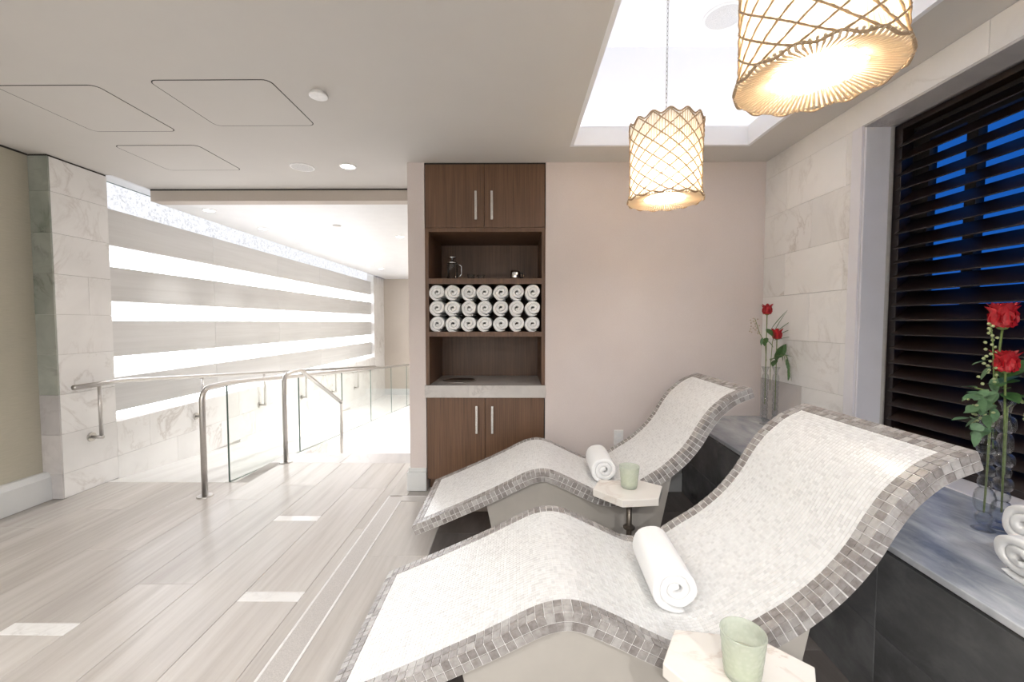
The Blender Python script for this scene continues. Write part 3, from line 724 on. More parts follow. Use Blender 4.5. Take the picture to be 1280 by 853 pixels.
# ------------------------------------------------------------------ rolled towels
def towel_mesh(R, length, turns=3.6, seed=0, sq=1.0, seg=26, name='rolled_towel'):
    rg = random.Random(seed); n = int(turns*seg); th = R/(turns+0.35); ph = rg.uniform(0, 6)
    def rad(a): return th*(a/(2*PI)) + th*0.30
    rows = []
    prof = [(-length/2-0.001, 0.30), (-length/2, 0.66), (-length/2+0.004, 0.92), (-length/2+0.011, 1.0), (length/2-0.011, 1.0), (length/2-0.004, 0.92), (length/2, 0.66), (length/2+0.001, 0.30)]
    m = MB(); K = len(prof)
    # cross-section ring round the sheet at each spiral step: outer line then inner line
    vs = []
    for i in range(n+1):
        a = 2*PI*turns*i/n; r = rad(a); wob = 1 + 0.025*math.sin(2*a+ph) + 0.02*math.sin(5*a+ph*2); tw = 1.0
        if i > n-4: tw = (n-i+0.8)/4.8
        if i < 3: tw = (i+0.8)/3.8
        jog = 0.003*math.sin(a*1.3+ph)
        for (y, k) in prof: ro = (r + th*0.51*k*tw)*wob; vs.append((ro*math.cos(a-turns*2*PI-PI/2+0.5), y+jog, sq*ro*math.sin(a-turns*2*PI-PI/2+0.5)))
        for (y, k) in prof[::-1]: ro = max(0.0005, (r - th*0.51*k*tw))*wob; vs.append((ro*math.cos(a-turns*2*PI-PI/2+0.5), y+jog, sq*ro*math.sin(a-turns*2*PI-PI/2+0.5)))
    q = 2*K; fs = []
    for i in range(n):
        for j in range(q): fs.append((i*q+j, i*q+(j+1) % q, (i+1)*q+(j+1) % q, (i+1)*q+j))
    fs += [tuple(range(q)), tuple(range(n*q, (n+1)*q))[::-1]]
    m.add(vs, fs); return m.mesh(name, 'towel', True)
tv = [towel_mesh(0.061, 0.30, 2.3, s, 0.98) for s in range(4)]
rg = random.Random(5)
ORD = ['next to'] + [w_ + ' from' for w_ in ('second', 'third', 'fourth', 'fifth', 'sixth', 'seventh')]
rowz = [1.213+0.0605, 1.213+0.1800, 1.213+0.2985]
rlab = ['white rolled towel in the bottom row of the cabinet stack', 'white rolled towel in the middle row of the cabinet stack', 'white rolled towel in the top row of the cabinet stack']
for r in range(3):
    for c in range(7):
        o = link('rolled_towel', tv[rg.randrange(4)]); s = rg.uniform(0.955, 0.985)
        o.location = (-0.649 + 0.845*(c+0.5)/7 + rg.uniform(-0.002, 0.002), 3.322 + rg.uniform(-0.010, 0.006), rowz[r] + rg.uniform(-0.0015, 0.0)); o.rotation_euler = (0, 0, 0)
        o.scale = (s, 1, s)
        tag(o, rlab[r] + ', ' + ORD[c] + ' the corridor-side panel', 'towel', 'rolled towels in the cabinet')
big = towel_mesh(0.072, 0.30, 2.7, 11)
for yb, lab in ((YR, 'thick white rolled towel lying on the lounger nearest the cabinet'), (YN, 'thick white rolled towel lying on the lounger farther from the cabinet')):
    o = tag(link('rolled_towel', big), lab, 'towel', 'rolled towels on the loungers')
    o.location = (0.53, yb+0.335, 0.346+0.0735); o.rotation_euler = (0, 0.15, math.radians(-3))
for me, loc, rz, lab in ((towel_mesh(0.080, 0.34, 2.3, 21, 0.74), (1.535, 1.10, BZ+0.0605), 80, 'oval white rolled towel on the bench, set before the other bench roll'),
                         (towel_mesh(0.076, 0.27, 2.3, 24, 0.92), (1.702, 1.272, BZ+0.071), 84, 'plump white rolled towel on the bench, tucked against the window sill')):
    o = tag(link('rolled_towel', me), lab, 'towel', 'rolled towels on the bench'); o.location = loc; o.rotation_euler = (0, 0, math.radians(rz))

# ------------------------------------------------------------------ built-in cabinet
cab = tag(empty('wall_cabinet', (0, YB, 0)), 'tall built-in walnut cabinet with open shelves, doors and marble counter', 'cabinet')
x0, x1 = CXL+0.002, CXR-0.002; D = 0.58; sw_ = 0.026
for a in (x0, x1-sw_): MB().box(a, a+sw_, 0.0, D, 0.81, 1.985).build('side_panel', 'walnut', cab)
MB().box(x0+sw_, x1-sw_, D-0.015, D, 0.81, 1.985).build('back_panel', 'walnut', cab)
MB().box(x0, x1, 0.02, D, 1.985, 2.452).build('upper_carcass', 'walnut', cab)
MB().box(x0, x1, 0.005, D, 2.452, HC-0.001).build('top_gap', 'dark', cab)
MB().box(x0+sw_, x1-sw_, 0.0, D-0.015, 1.957, 1.985).build('rail', 'walnut', cab)
MB().box(x0+sw_, x1-sw_, 0.0, D-0.015, 1.572, 1.612).build('shelf', 'walnut', cab)
MB().box(x0+sw_, x1-sw_, 0.0, D-0.015, 1.177, 1.2125).build('shelf', 'walnut', cab)
MB().box(x0, x1, 0.02, D, 0.085, 0.716).build('lower_carcass', 'dark', cab)
MB().box(x0+0.01, x1-0.01, 0.06, D, 0.0, 0.085).build('toe_kick', 'walnut', cab)
def ctop():
    m = MB(); z0, z1 = 0.716, 0.808; cx, cy, r = -0.455, 0.265, 0.125; n = 32
    X0, X1, Y0, Y1 = CXL-0.008, CXR+0.004, -0.012, D
    ring = [(cx + r*math.cos(2*PI*i/n), cy + r*math.sin(2*PI*i/n)) for i in range(n)]
    outer = []
    for i in range(n):
        a = 2*PI*i/n; c, s = math.cos(a), math.sin(a); t = 1e9
        if c > 1e-6: t = min(t, (X1-cx)/c)
        if c < -1e-6: t = min(t, (X0-cx)/c)
        if s > 1e-6: t = min(t, (Y1-cy)/s)
        if s < -1e-6: t = min(t, (Y0-cy)/s)
        outer.append((cx+c*t, cy+s*t))
    pts = [(p, i/n*2*PI) for i, p in enumerate(outer)]
    vs = [(p[0], p[1], z1) for p in ring] + [(p[0], p[1], z1) for p in outer] + [(p[0], p[1], z0) for p in ring]
    fs = [(i, n+i, n+(i+1) % n, (i+1) % n) for i in range(n)] + [(2*n+i, i, (i+1) % n, 2*n+(i+1) % n) for i in range(n)]
    for X, Y in ((X0, Y0), (X1, Y0), (X1, Y1), (X0, Y1)):    # corner fills
        a = math.atan2(Y-cy, X-cx) % (2*PI); i = int(a/(2*PI)*n) % n
        vs.append((X, Y, z1)); fs.append((n+i, len(vs)-1, n+(i+1) % n))
    m.add(vs, fs)
    vs = [(X0,Y0,z0),(X1,Y0,z0),(X1,Y1,z0),(X0,Y1,z0),(X0,Y0,z1),(X1,Y0,z1),(X1,Y1,z1),(X0,Y1,z1)]
    m.add(vs, [(0,1,5,4),(1,2,6,5),(2,3,7,6),(3,0,4,7),(0,3,2,1)]); return m
ct = ctop().build('countertop', 'ctop', cab)
sb = MB().lathe([(0.134, 0.0), (0.134, 0.004), (0.122, 0.005), (0.118, -0.004), (0.112, -0.06), (0.095, -0.082), (0.0, -0.086)], 36).build('sink_bowl', 'steel', cab, True); sb.location = (-0.455, 0.265, 0.8085)
hd = MB().box(-0.009, 0.009, -0.034, -0.026, -0.105, 0.105).box(-0.007, 0.007, -0.026, 0.0, 0.085, 0.099).box(-0.007, 0.007, -0.026, 0.0, -0.099, -0.085).mesh('handle', 'nickel')
xm = -0.2285
for z0, z1, hz in ((1.988, 2.450, 2.144), (0.088, 0.714, 0.551)):
    for a, b, hx in ((x0+0.004, xm-0.0015, xm-0.062), (xm+0.0015, x1-0.006, xm+0.056)):
        d = MB().box(a, b, 0.0, 0.019, z0, z1).build('door', 'walnut', cab, bevel=0.0012)
        h_ = link('handle', hd, d, 0.0015); h_.location = (hx, 0.0, hz); h_['label'] = 'satin metal bar handle'
# things on the glass shelf
SZ = 1.6125
j = tag(empty('plunger_jug', (-0.495, YB+0.16, SZ)), 'glass plunger jug with metal knob on the cabinet shelf', 'jug')
MB().lathe([(0.0, 0.004), (0.043, 0.004), (0.043, 0.125), (0.046, 0.130), (0.0435, 0.130), (0.040, 0.124), (0.040, 0.007), (0.0, 0.007)], 28).build('glass_body', 'vglass', j, True)
MB().lathe([(0.0, 0.0), (0.045, 0.0), (0.045, 0.004), (0.0, 0.004)], 24).build('metal_base', 'chrome', j)
for k in range(4):
    a = PI/4 + k*PI/2; MB().box(-0.004, 0.004, 0.0, 0.0015, 0.004, 0.13).build('frame_strap', 'chrome', j).matrix_local = Matrix.Translation((0.0445*math.cos(a), 0.0445*math.sin(a), 0)) @ Matrix.Rotation(a-PI/2, 4, 'Z')
MB().lathe([(0.046, 0.131), (0.046, 0.139), (0.03, 0.148), (0.006, 0.152), (0.005, 0.170), (0.0, 0.170)], 24).build('lid', 'chrome', j, True)
MB().lathe([(0.0, 0.168), (0.018, 0.170), (0.032, 0.173), (0.035, 0.178), (0.032, 0.184), (0.0, 0.186)], 20).build('knob', 'chrome', j, True)
MB().tube([(0.044, 0, 0.122), (0.062, 0, 0.120), (0.072, 0, 0.110), (0.073, 0, 0.05), (0.064, 0, 0.035), (0.044, 0, 0.033)], 0.004, 8).build('handle', 'chrome', j, True)
def bowl(name, x, y, r, h, mat, label, cat, flip=False):
    t = tag(empty(name, (x, y, SZ)), label, cat)
    pr = [(0.0, 0.0), (r*0.45, 0.0), (r*0.5, 0.003), (r*0.8, h*0.35), (r, h), (r*0.95, h), (r*0.74, h*0.38), (r*0.42, 0.008), (0.0, 0.008)]
    MB().lathe(pr, 26).build('bowl', mat, t, True)
    return t
t = bowl('glass_cup', -0.345, YB+0.14, 0.032, 0.045, 'vglass', 'small clear glass cup beside the plunger jug', 'cup')
MB().tube([(0.028, 0, 0.04), (0.045, 0, 0.038), (0.046, 0, 0.018), (0.024, 0, 0.014)], 0.003, 8).build('handle', 'vglass', t, True)
t = bowl('glass_cup', -0.268, YB+0.15, 0.032, 0.043, 'vglass', 'small clear glass cup in the middle of the cabinet shelf', 'cup')
MB().tube([(0.028, 0, 0.038), (0.045, 0, 0.036), (0.046, 0, 0.018), (0.024, 0, 0.014)], 0.003, 8).build('handle', 'vglass', t, True)
t = tag(empty('chrome_tumbler', (0.0, YB+0.15, SZ)), 'shiny metal cup on the right end of the cabinet shelf', 'cup'); t['label'] = 'shiny metal cup standing alone by the shelf end away from the jug'
MB().lathe([(0.0, 0.0), (0.034, 0.0), (0.040, 0.02), (0.040, 0.055), (0.032, 0.072), (0.030, 0.072), (0.036, 0.05), (0.036, 0.02), (0.0, 0.006)], 28).build('cup_body', 'chrome', t, True)
MB().tube([(0.038, 0, 0.055), (0.056, 0, 0.055), (0.064, 0, 0.042), (0.058, 0, 0.022), (0.039, 0, 0.018)], 0.005, 8).build('handle', 'dark', t, True)
# outlet
ol = tag(empty('wall_outlet', (0.783, YB, 0.412)), 'white wall socket plate just above the rear lounger seat', 'outlet'); ol['label'] = 'white wall socket plate low on the rose-beige wall'
MB().box(-0.036, 0.036, -0.006, 0, -0.058, 0.058).build('plate', 'plastic', ol, bevel=0.003)
for z in (-0.022, 0.022):
    MB().prism(rrect(-0.017, 0.017, z-0.014, z+0.014, 0.008), -0.0075, -0.006, 'Y').build('socket', 'white', ol)

# ------------------------------------------------------------------ handrails and glass balustrade
RR = 0.019
def arc(c, a, b, n=6):
    """quarter bend from point a to b round corner c"""
    a, b, c = Vector(a), Vector(b), Vector(c); return [(a*(1-t)**2 + c*2*t*(1-t) + b*t*t) for t in [i/n for i in range(n+1)]]
hr = tag(empty('wall_handrail', (-3.2, 3.0, 0)), 'long steel handrail bracketed to the marble wall along the ramp', 'handrail')
def wrz(y): return 0.81 if y < 3.35 else 0.81 - (y-3.35)*0.0865
MB().tube([(0, 0, 0.81), (0, 0.32, 0.81), (0, 0.40, 0.806), (0, 3.0, wrz(6.0)), (0, 6.55, wrz(9.55))], RR, 14).build('rail', 'steel', hr, True)
for k in range(6):
    y = 3.19 + 1.06*k; z = wrz(y)
    br = MB().tube([(0, y-3.0, z), (0, y-3.0, z-0.40), ], 0.013, 12).tube([(0.013, y-3.0, z-0.412), (-0.075, y-3.0, z-0.412)], 0.013, 12).build('bracket', 'steel', hr, True)
    fl_ = MB().lathe([(0.0, 0.008), (0.034, 0.008), (0.036, 0.0), (0.0, 0.0)], 20); o = fl_.build('wall_flange', 'steel', br); o.matrix_local = Matrix.Translation((-0.0798, y-3.0, z-0.412)) @ Matrix.Rotation(PI/2, 4, 'Y')
gb = tag(empty('glass_balustrade', (-2.29, 3.03, 0)), 'clear glass ramp balustrade with steel top rail and end post', 'balustrade')
def grz(y): return 0.80 if y < 3.35 else 0.80 - (y-3.35)*0.0765
path = [(0, 0, 0.0), (0, 0, 0.70)] + arc((0, 0, 0.80), (0, 0, 0.70), (0, 0.10, 0.80)) + [(0, 0.32, 0.80), (0, 3.0, grz(6.03)), (0, 6.4, grz(9.43))]
MB().tube(path, RR*1.05, 14).build('top_rail', 'steel', gb, True)
MB().lathe([(0.0, 0.008), (0.05, 0.008), (0.055, 0.0), (0.0, 0.0)][::-1], 24).build('base_plate', 'steel', gb)
y = 3.297; gi = 0
while y < 9.3:
    e = min(y+1.08, 9.4)
    g = MB(); ya, yb = y-3.03, e-3.03
    g.prism([(ya, rampz(y)+0.006), (yb, rampz(e)+0.006), (yb, grz(e)-0.02), (ya, grz(y)-0.02)], -0.006, 0.006, 'X'); g.build('glass_panel', 'glass', gb)
    ed = MB(); ed.prism([(ya-0.001, rampz(y)+0.006), (ya+0.002, rampz(y)+0.006), (ya+0.002, grz(y)-0.02), (ya-0.001, grz(y)-0.02)], -0.0062, 0.0062, 'X').build('glass_edge', 'gedge', gb)
    MB().prism([(ya, rampz(y)+0.003), (yb, rampz(e)+0.003), (yb, rampz(e)+0.009), (ya, rampz(y)+0.009)], -0.0075, 0.0075, 'X').build('bottom_channel', 'gedge', gb)
    y = e+0.02; gi += 1
sr = tag(empty('stair_handrail', (-2.1, 3.78, 0)), 'short steel stair handrail sloping down from a floor post', 'handrail')
path = [(0, 0, 0.0), (0, 0, 0.72)] + arc((0, 0, 0.815), (0, 0, 0.72), (0, 0.10, 0.815)) + arc((0, 0.30, 0.82), (0, 0.25, 0.816), (0, 0.36, 0.785), 5) + [(0, 1.24, 0.315)]
MB().tube(path, RR*1.05, 14).build('rail', 'steel', sr, True)
MB().tube([(0, 1.23, 0.32), (0, 1.23, ZL)], 0.017, 12).build('lower_post', 'steel', sr, True)
for y, z in ((0, 0.0), (1.23, ZL)): MB().lathe([(0.0, 0.008), (0.05, 0.008), (0.055, 0.0), (0.0, 0.0)][::-1], 24).build('base_plate', 'steel', sr).location = (0, y, z)

# ------------------------------------------------------------------ woven pendant lamps
R0, HL = 0.203, 0.415
def lampR(z):                       # z from bottom 0 .. top HL
    t = z/HL; return R0*(0.955 + 0.035*t**3 + 0.05*max(0, (0.10-t)/0.10))
def make_lamp():
    t = empty('pendant_lamp', (0.858, 2.45, 1.985)); NV = 14
    # fluted translucent shell skin
    m = MB(); na = 168; nz = 18; vs = []
    for i in range(nz+1):
        for j in range(na):
            a = 2*PI*j/na; zt = HL + 0.012*math.cos(NV*a) - 0.004; z = zt*i/nz
            r = lampR(min(z, HL)) - 0.006 + (0.0018 if j % 2 else -0.0018) + 0.004*math.sin(a*NV + z*74)*0.5; vs.append((r*math.cos(a), r*math.sin(a), z))
    fs = [(i*na+j, i*na+(j+1) % na, (i+1)*na+(j+1) % na, (i+1)*na+j) for i in range(nz) for j in range(na)]
    m.add(vs, fs).build('shade', 'shade', t, False)
    for sg in (1, -1):
        p = []
        for i in range(43):
            z = (HL+0.008)*i/42; a = sg*2.66*(z/HL)**0.92; r = lampR(min(z, HL)) + 0.0005 + 0.0010*(i % 2); p.append((r*math.cos(a), r*math.sin(a), z))
        cme = MB().tube(p, [0.0038 if i % 2 else 0.0028 for i in range(43)], 6).mesh('cord', 'cord', True)
        for k in range(NV): link('cord', cme, t).rotation_euler = (0, 0, 2*PI*k/NV)
    p = [(lampR(HL)*math.cos(a), lampR(HL)*math.sin(a), HL + 0.012*math.cos(NV*a)) for a in [2*PI*k/168 for k in range(168)]]
    MB().tube(p, 0.0045, 6, closed=True).build('top_rim', 'cord', t, True)
    p = [(1.012*lampR(0)*math.cos(a), 1.012*lampR(0)*math.sin(a), -0.004+0.006*math.cos(NV*a)) for a in [2*PI*k/168 for k in range(168)]]
    MB().tube(p, 0.0045, 6, closed=True).build('bottom_rim', 'cord', t, True)
    # radial ribs closing the underside
    rm = MB(); ra, rb = lampR(0)*1.03, R0*0.52
    rm.tube([(ra, 0, 0.0), (ra*0.92, 0, -0.008), ((ra+rb)/2, 0, 0.002), (rb, 0, 0.014)], [0.0036, 0.0044, 0.0034, 0.0022], 6)
    rib_me = rm.mesh('rib', 'rib', True)
    for k in range(84): link('rib', rib_me, t).rotation_euler = (0, 0, 2*PI*k/84)
    p = [((rb*(1+0.10*math.cos(7*a)))*math.cos(a), (rb*(1+0.10*math.cos(7*a)))*math.sin(a), 0.012) for a in [2*PI*k/98 for k in range(98)]]
    MB().tube(p, 0.006, 6, closed=True).build('inner_rim', 'inner', t, True)
    ri = R0*0.50
    m = MB(); vs = []; na = 56
    for i in range(9):
        for j in range(na):
            a = 2*PI*j/na; r = ri + (0.002 if j % 2 else -0.002); vs.append((r*math.cos(a), r*math.sin(a), 0.02 + 0.30*i/8))
    m.add(vs, [(i*na+j, i*na+(j+1) % na, (i+1)*na+(j+1) % na, (i+1)*na+j) for i in range(8) for j in range(na)]).build('inner_shade', 'inner', t, False)
    MB().lathe([(0.0, 0.325), (ri+0.004, 0.322), (ri+0.004, 0.318), (0.0, 0.316)][::-1], 28).build('cap_plate', 'white', t)  # opaque plate added to keep bulb light off the coffer above
    # looped white cord inside the opening
    for rr in (0.30, 0.12):
        p = [((R0*rr*(1+0.18*math.cos(6*a)))*math.cos(a), (R0*rr*(1+0.18*math.cos(6*a)))*math.sin(a), 0.014+0.006*math.sin(6*a)) for a in [2*PI*k/84 for k in range(84)]]
        MB().tube(p, 0.005, 6, closed=True).build('cord_loop', 'inner', t, True)
    for k in range(7):
        a = 2*PI*k/7; MB().tube([(rb*1.08*math.cos(a), rb*1.08*math.sin(a), 0.012), (R0*0.33*math.cos(a+0.12), R0*0.33*math.sin(a+0.12), 0.016), (R0*0.1*math.cos(a), R0*0.1*math.sin(a), 0.014)], 0.0042, 6).build('cord_spoke', 'inner', t, True)
    MB().lathe([(0.0, 0.13), (0.018, 0.133), (0.029, 0.15), (0.030, 0.165), (0.022, 0.19), (0.013, 0.205), (0.013, 0.225), (0.0, 0.225)], 20).build('bulb', 'bulb', t, True)
    MB().lathe([(0.0, 0.225), (0.018, 0.225), (0.018, 0.285), (0.008, 0.30), (0.0, 0.30)], 16).build('socket', 'white', t, True)
    sp = MB()
    for k in range(3):
        a = 2*PI*k/3; sp.tube([(0.01*math.cos(a), 0.01*math.sin(a), 0.29), (lampR(HL)*math.cos(a), lampR(HL)*math.sin(a), HL-0.01)], 0.002, 6)
    sp.build('spider', 'nickel', t)
    ch = MB().tube([(0, 0, 0.30), (0.004, 0, HL+0.1), (0, 0.002, HL+0.22), (0.002, 0, ZT-1.985)], 0.0022, 6).build('cable', 'white', t)
    lk = MB().tube([(0.006*math.cos(a), 0, 0.015*math.sin(a)) for a in [2*PI*k/14 for k in range(14)]], 0.0016, 6, closed=True).mesh('chain_link', 'nickel', True)
    n = 0; z = 0.315
    while z < ZT-1.985-0.02:
        o = link('chain_link', lk, ch); o.location = (0, 0, z); o.rotation_euler = (0, 0, PI/2*(n % 2)+0.4); n += 1; z += 0.0245
    MB().lathe([(0.0, ZT-1.985), (0.055, ZT-1.985), (0.052, ZT-1.985-0.016), (0.012, ZT-1.985-0.026), (0.0, ZT-1.985-0.026)][::-1], 24).build('canopy', 'white', t, True)
    light('bulb_light', 'POINT', (0, 0, 0.10), P_BULB, (1.0, 0.95, 0.87), t, shadow_soft_size=0.035)
    return t
lp = make_lamp(); tag(lp, 'woven cord and shell pendant lamp on a chain nearer the back wall', 'pendant lamp', 'woven pendant lamps')
lp2 = copy_tree(lp); lp2.location = (0.858, 1.24, 1.985); lp2.rotation_euler = (0, 0, 0.3); lp2['label'] = 'woven cord and shell pendant lamp over the lounger farther from the cabinet'

# ------------------------------------------------------------------ vases, roses and foliage
def vase_mesh(h, bulbs, rb, rn):
    pts = [(0.026, 0.0), (0.030, 0.003), (0.012, 0.012), (rn, 0.022)]
    z = 0.022; hs = (h - 0.022 - 0.05)/sum(b[1] for b in bulbs)
    for r, w in bulbs:
        H = hs*w
        for i in range(1, 9):
            a = PI*i/8; pts.append((rn + (r-rn)*math.sin(a)**0.8, z + H*(1-math.cos(a))/2))
        z += H
    pts += [(rn*1.05, z+0.012), (rn*1.4, z+0.03), (rn*2.2, h)]
    inner = [(max(0.002, r-0.0022), z_) for r, z_ in pts[3:]]
    inner[0] = (0.0, 0.030)
    prof = [(0.0, 0.0)] + pts + [(r, z_) for r, z_ in inner[::-1]]
    return MB().lathe(prof, 28).mesh('bubble_vase', 'vglass', True)
va = vase_mesh(0.44, [(0.028, 1.25), (0.020, 0.6), (0.026, 0.75), (0.019, 0.6), (0.027, 0.8), (0.021, 1.1), (0.026, 1.0)], 0.028, 0.010)
vb = vase_mesh(0.47, [(0.022, 0.6), (0.028, 1.25), (0.020, 0.6), (0.024, 0.6), (0.019, 0.55), (0.028, 0.8), (0.021, 0.6), (0.024, 1.0)], 0.028, 0.010)
vc = vase_mesh(0.40, [(0.020, 0.6)]*6 + [(0.022, 1.0)], 0.022, 0.012)
vases = [(vb, (1.588, 1.408), 'taller clear bubble glass vase before the louvers, beside the towel pile'), (va, (1.652, 1.412), 'shorter clear bubble glass vase before the louvers, beside the towel pile'),
         (vc, (1.722, 2.89), 'slim clear bubble glass vase in the bench corner, touching the rose-beige wall side'), (vc, (1.778, 2.865), 'slim clear bubble glass vase in the bench corner, closer to the marble tiles')]
for me, (x, y), lab in vases:
    o = tag(link('bubble_vase', me), lab, 'vase', 'bubble glass vases'); o.location = (x, y, BZ+0.0005)
def petal_mesh(w, h, cup, curl):
    m = MB(); nu, nv = 7, 7; vs = []
    for i in range(nv):
        v = i/(nv-1)
        wd = w*(0.35 + 0.85*v**0.6)*(1.0 if v < 0.7 else math.sqrt(max(0.05, 1 - ((v-0.7)/0.33)**2)))
        for j in range(nu):
            u = 2*j/(nu-1)-1
            x = wd*u; y = cup*(1 - u*u)*(-1) + curl*max(0, v-0.55)**2*(-6) - 0.006*v*math.cos(u*3); z = h*v - 0.10*h*u*u*v
            vs.append((x, y, z))
    m.add(vs, [(i*nu+j, i*nu+j+1, (i+1)*nu+j+1, (i+1)*nu+j) for i in range(nv-1) for j in range(nu-1)])
    return m.mesh('petal', 'rose', True)
pet = [petal_mesh(0.013, 0.036, 0.007, -0.002), petal_mesh(0.019, 0.040, 0.008, 0.010), petal_mesh(0.024, 0.042, 0.009, 0.020)]
def leaf_mesh(w, l, mat, bend=0.2, fold=0.15):
    m = MB(); n = 8; vs = []
    for i in range(n+1):
        v = i/n; ww = w*math.sin(PI*v**0.8)**0.9 + 0.0006
        zb = -bend*l*v*v
        vs += [(-ww, l*v, zb + fold*ww), (0, l*v, zb), (ww, l*v, zb + fold*ww)]
    m.add(vs, [q for i in range(n) for q in ((3*i, 3*i+1, 3*i+4, 3*i+3), (3*i+1, 3*i+2, 3*i+5, 3*i+4))])
    return m.mesh('leaf', mat, True)
lf_rose = leaf_mesh(0.022, 0.065, 'leaf'); lf_euc = leaf_mesh(0.0115, 0.058, 'leafg', 0.1); lf_round = leaf_mesh(0.017, 0.036, 'leafg', 0.05); lf_fern = leaf_mesh(0.006, 0.045, 'leaf', 0.3); lf_big = leaf_mesh(0.030, 0.11, 'leaf', 0.15); lf_grass = leaf_mesh(0.0035, 0.17, 'leafg', 0.1)
bud_me = MB().lathe([(0.0, -0.005), (0.0035, -0.003), (0.0048, 0.0), (0.0035, 0.004), (0.0, 0.006)], 8).mesh('bud', 'bud', True)
budp_me = MB().lathe([(0.0, -0.005), (0.0035, -0.003), (0.0048, 0.0), (0.0035, 0.004), (0.0, 0.006)], 8).mesh('bud', 'budp', True)
def aim(o, loc, d, roll=0.0):
    d = Vector(d).normalized(); x = d.cross(Vector((0, 0, 1)))
    if x.length < 1e-3: x = Vector((1, 0, 0))
    x.normalize(); z = x.cross(d); mt = Matrix((x, d, z)).transposed().to_4x4() @ Matrix.Rotation(roll, 4, 'Y'); mt.translation = Vector(loc); o.matrix_local = mt
def rose(base, head, label, sc=1.0, bottom=0.04, lean=(0, 0)):
    t = tag(empty('red_rose', (base[0], base[1], BZ)), label, 'rose', 'red roses')
    h = head - BZ
    MB().tube([(0, 0, bottom), (lean[0]*0.3, lean[1]*0.3, h*0.6), (lean[0], lean[1], h)], [0.0028, 0.003, 0.0032], 8).build('stem', 'stem', t, True)
    rgn = random.Random(int(head*1000))
    top = Vector((lean[0], lean[1], h))
    MB().lathe([(0.0, -0.004), (0.008*sc, 0.0), (0.012*sc, 0.008), (0.0, 0.010)], 12).build('calyx', 'stem', t, True).location = top
    k = 0
    for me, n, r, tilt, zz in ((pet[0], 4, 0.004, -0.10, 0.012), (pet[0], 5, 0.010, 0.06, 0.011), (pet[1], 5, 0.014, 0.26, 0.008), (pet[2], 6, 0.016, 0.50, 0.005), (pet[2], 7, 0.015, 0.88, 0.003)):
        for i in range(n):
            a = 2*PI*i/n + k*0.7 + rgn.uniform(-0.12, 0.12); o = link('petal', me, t)
            mt = Matrix.Translation(top + Vector((r*sc*math.cos(a), r*sc*math.sin(a), zz*sc))) @ Matrix.Rotation(a+PI/2, 4, 'Z') @ Matrix.Rotation(-tilt + rgn.uniform(-0.08, 0.08), 4, 'X') @ Matrix.Scale(sc, 4)
            o.matrix_local = mt
        k += 1
    return t, top
def leafy(t, items):
    for me, loc, d, roll in items: aim(link('leaf', me, t), loc, d, roll)
t, tp_ = rose((1.588, 1.408), 1.262, 'large open red rose on the tallest stem before the louvers', 1.45, 0.06, (0.03, 0.0))
leafy(t, [(lf_big, (0.03, 0, 0.52), (0.8, -0.2, 0.75), 0.4), (lf_big, (0.03, 0, 0.50), (0.9, 0.3, 0.35), -0.3), (lf_rose, (0.015, 0, 0.50), (-0.4, -0.5, 0.1), 0.2)])
t, tp_ = rose((1.652, 1.412), 1.118, 'open red rose lower down in the bubble vase beside the towels', 1.25, 0.06, (-0.035, -0.02))
leafy(t, [(lf_rose, (-0.01, 0, 0.48), (-0.8, -0.3, 0.2), 0.2), (lf_rose, (-0.01, 0, 0.47), (-0.3, -0.8, -0.2), 0.2), (lf_rose, (0, 0, 0.46), (0.9, -0.3, 0.0), -0.2), (lf_rose, (-0.015, 0, 0.50), (0.9, 0.2, 0.35), 0.1)])
t, tp_ = rose((1.722, 2.89), 1.335, 'red rose on a straight stem in the bench corner, higher of two', 1.25, 0.14)
leafy(t, [(lf_rose, (0, 0, 0.66), (0.2, -0.6, -0.5), 0.2), (lf_rose, (0, 0, 0.60), (-0.4, -0.3, -0.6), 0.2), (lf_rose, (0, 0, 0.58), (0.5, -0.4, -0.5), 0.0)])
t, tp_ = rose((1.778, 2.865), 1.168, 'red rose beside the fern in the bench corner, lower of two', 1.25, 0.10)
leafy(t, [(lf_big, (0.01, 0, 0.46), (0.35, -0.1, 0.9), 0.9), (lf_big, (0.0, 0, 0.44), (0.15, -0.1, 0.9), -0.6), (lf_rose, (0, 0, 0.46), (-0.7, -0.3, 0.0), 0.2), (lf_rose, (0, 0, 0.45), (-0.5, -0.3, -0.4), 0.2)])
# eucalyptus by the louvers
def sprig(base, path, label, leaves, buds=(), bm=None, cat='foliage', name='eucalyptus_sprig', r=0.0022):
    t = tag(empty(name, base), label, cat)
    MB().tube(path, r, 6).build('stem', 'stem', t, True); leafy(t, leaves)
    for b_ in buds: o = link('bud', bm, t); o.location = b_; o.rotation_euler = (b_[0]*50, b_[1]*70, 0)
    return t
rg = random.Random(9); LV = []
pth = [(0, 0, -0.32), (0.0, 0, 0.0), (-0.03, -0.01, 0.04), (-0.075, -0.02, 0.05)]
for i in range(26):
    f = i/25; p = (-0.085*f + rg.uniform(-0.01, 0.01), -0.02*f - 0.015, 0.045 - 0.14*rg.random()); LV.append((lf_euc if i % 3 else lf_round, p, (-0.8 + rg.uniform(-0.5, 0.7), rg.uniform(-0.5, 0.2), rg.uniform(-0.8, 0.25)), rg.uniform(-0.6, 0.6)))
LV += [(lf_euc, (-0.07, -0.02, 0.05), (-1, -0.1, 0.18), 0.2), (lf_euc, (-0.07, -0.02, 0.03), (-1, -0.1, -0.35), 0.2), (lf_euc, (-0.09, -0.02, -0.05), (-1, 0, -0.05), 0.0), (lf_round, (-0.06, -0.02, -0.09), (-0.3, -0.3, -1), 0.5)]
BD = [(-0.02 - 0.06*rg.random(), -0.03*rg.random(), -0.09+0.10*rg.random()) for _ in range(26)]
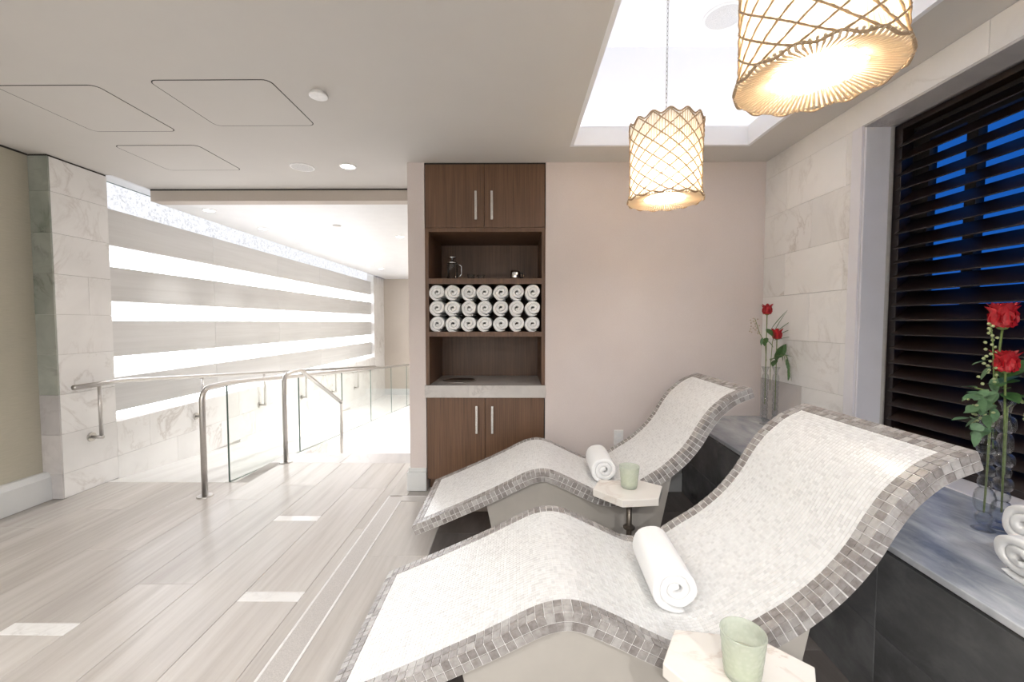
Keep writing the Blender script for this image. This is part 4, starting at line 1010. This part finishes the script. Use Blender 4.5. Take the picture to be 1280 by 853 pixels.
sprig((1.588, 1.405, 1.02), pth, 'trailing eucalyptus sprig with buds spilling from the vase before the louvers', LV, BD, bud_me)
BD = [(-0.03 - 0.04*rg.random() - 0.02*(i % 3 == 0), 0.0 - 0.02*rg.random(), 0.02 + 0.20*i/26) for i in range(27)]
sprig((1.63, 1.41, 1.06), [(-0.02, 0, -0.2), (-0.03, 0, 0.05), (-0.05, -0.01, 0.16), (-0.06, -0.01, 0.22)], 'upright budded filler sprig behind the roses before the louvers', [(lf_euc, (-0.04, 0, 0.08), (-0.6, 0, -0.7), 0.3), (lf_euc, (-0.05, 0, 0.10), (-0.9, 0, -0.2), 0.3), (lf_euc, (-0.03, 0, 0.04), (-0.2, -0.3, -0.9), 0.3)], BD, bud_me, name='filler_sprig')
BD = [(0.04 + 0.03*rg.random(), -0.02*rg.random(), -0.06+0.07*rg.random()) for _ in range(12)]
sprig((1.652, 1.41, 1.02), [(0, 0, -0.25), (0, 0, -0.02), (0.03, -0.01, 0.01), (0.07, -0.01, -0.03)], 'short budded filler sprig on the window end of the shorter vase', [(lf_euc, (0.05, -0.01, 0.0), (0.9, -0.2, -0.2), 0.3), (lf_euc, (0.06, -0.01, -0.02), (0.6, -0.2, -0.7), 0.3)], BD, bud_me, name='filler_sprig')
# bench corner foliage
LV = []
cv = [(0, 0, -0.20), (0.0, 0, 0.0), (0.05, -0.01, 0.045), (0.095, -0.015, 0.03), (0.115, -0.015, -0.03), (0.12, -0.015, -0.10)]
for i in range(26):
    f = i/25; k = 1 + f*(len(cv)-2.001); a = int(k); u = k-a; p = [cv[a][q]*(1-u) + cv[min(a+1, 5)][q]*u for q in range(3)]
    tn = Vector(cv[min(a+1, 5)]) - Vector(cv[a]); sgn = 1 if i % 2 else -1
    d = tn.normalized()*0.7 + Vector((0.55*sgn, -0.25, 0.35*sgn if i < 12 else -0.35)); LV.append((lf_fern, p, d, 0.3*sgn))
sprig((1.70, 2.80, 1.03), [(c[0], c[1], c[2]) for c in cv], 'drooping dark green fern frond in the bench corner', LV, name='fern_frond')
sprig((1.735, 2.86, 1.10), [(0, 0, -0.15), (0.01, 0, 0.05), (0.02, 0, 0.10)], 'spray of long thin grass blades in the bench corner', [(lf_grass, (0.015, 0, 0.08), (0.9, -0.1, 0.55), 0.3), (lf_grass, (0.015, 0, 0.10), (0.75, -0.1, 0.75), 0.3), (lf_grass, (0.015, 0, 0.11), (0.4, -0.1, 1.0), 0.2), (lf_grass, (0.0, 0, 0.14), (0.7, 0, 1.0), 0.2), (lf_grass, (0.015, 0, 0.06), (0.9, -0.2, 0.3), 0.3)], name='grass_spray')
BD = [(-0.05 - 0.035*rg.random() - 0.012*(i % 4), 0.0, 0.06 + 0.11*i/22 + 0.01*rg.random()) for i in range(22)]
sprig((1.722, 2.885, 1.14), [(0, 0, -0.12), (-0.01, 0, 0.0), (-0.05, 0, 0.07), (-0.085, 0, 0.17)], 'dusty pink budded sprig leaning over the rose-beige wall', [(lf_euc, (-0.03, 0, 0.04), (-0.3, -0.2, -0.9), 0.3)], BD, budp_me, name='filler_sprig')
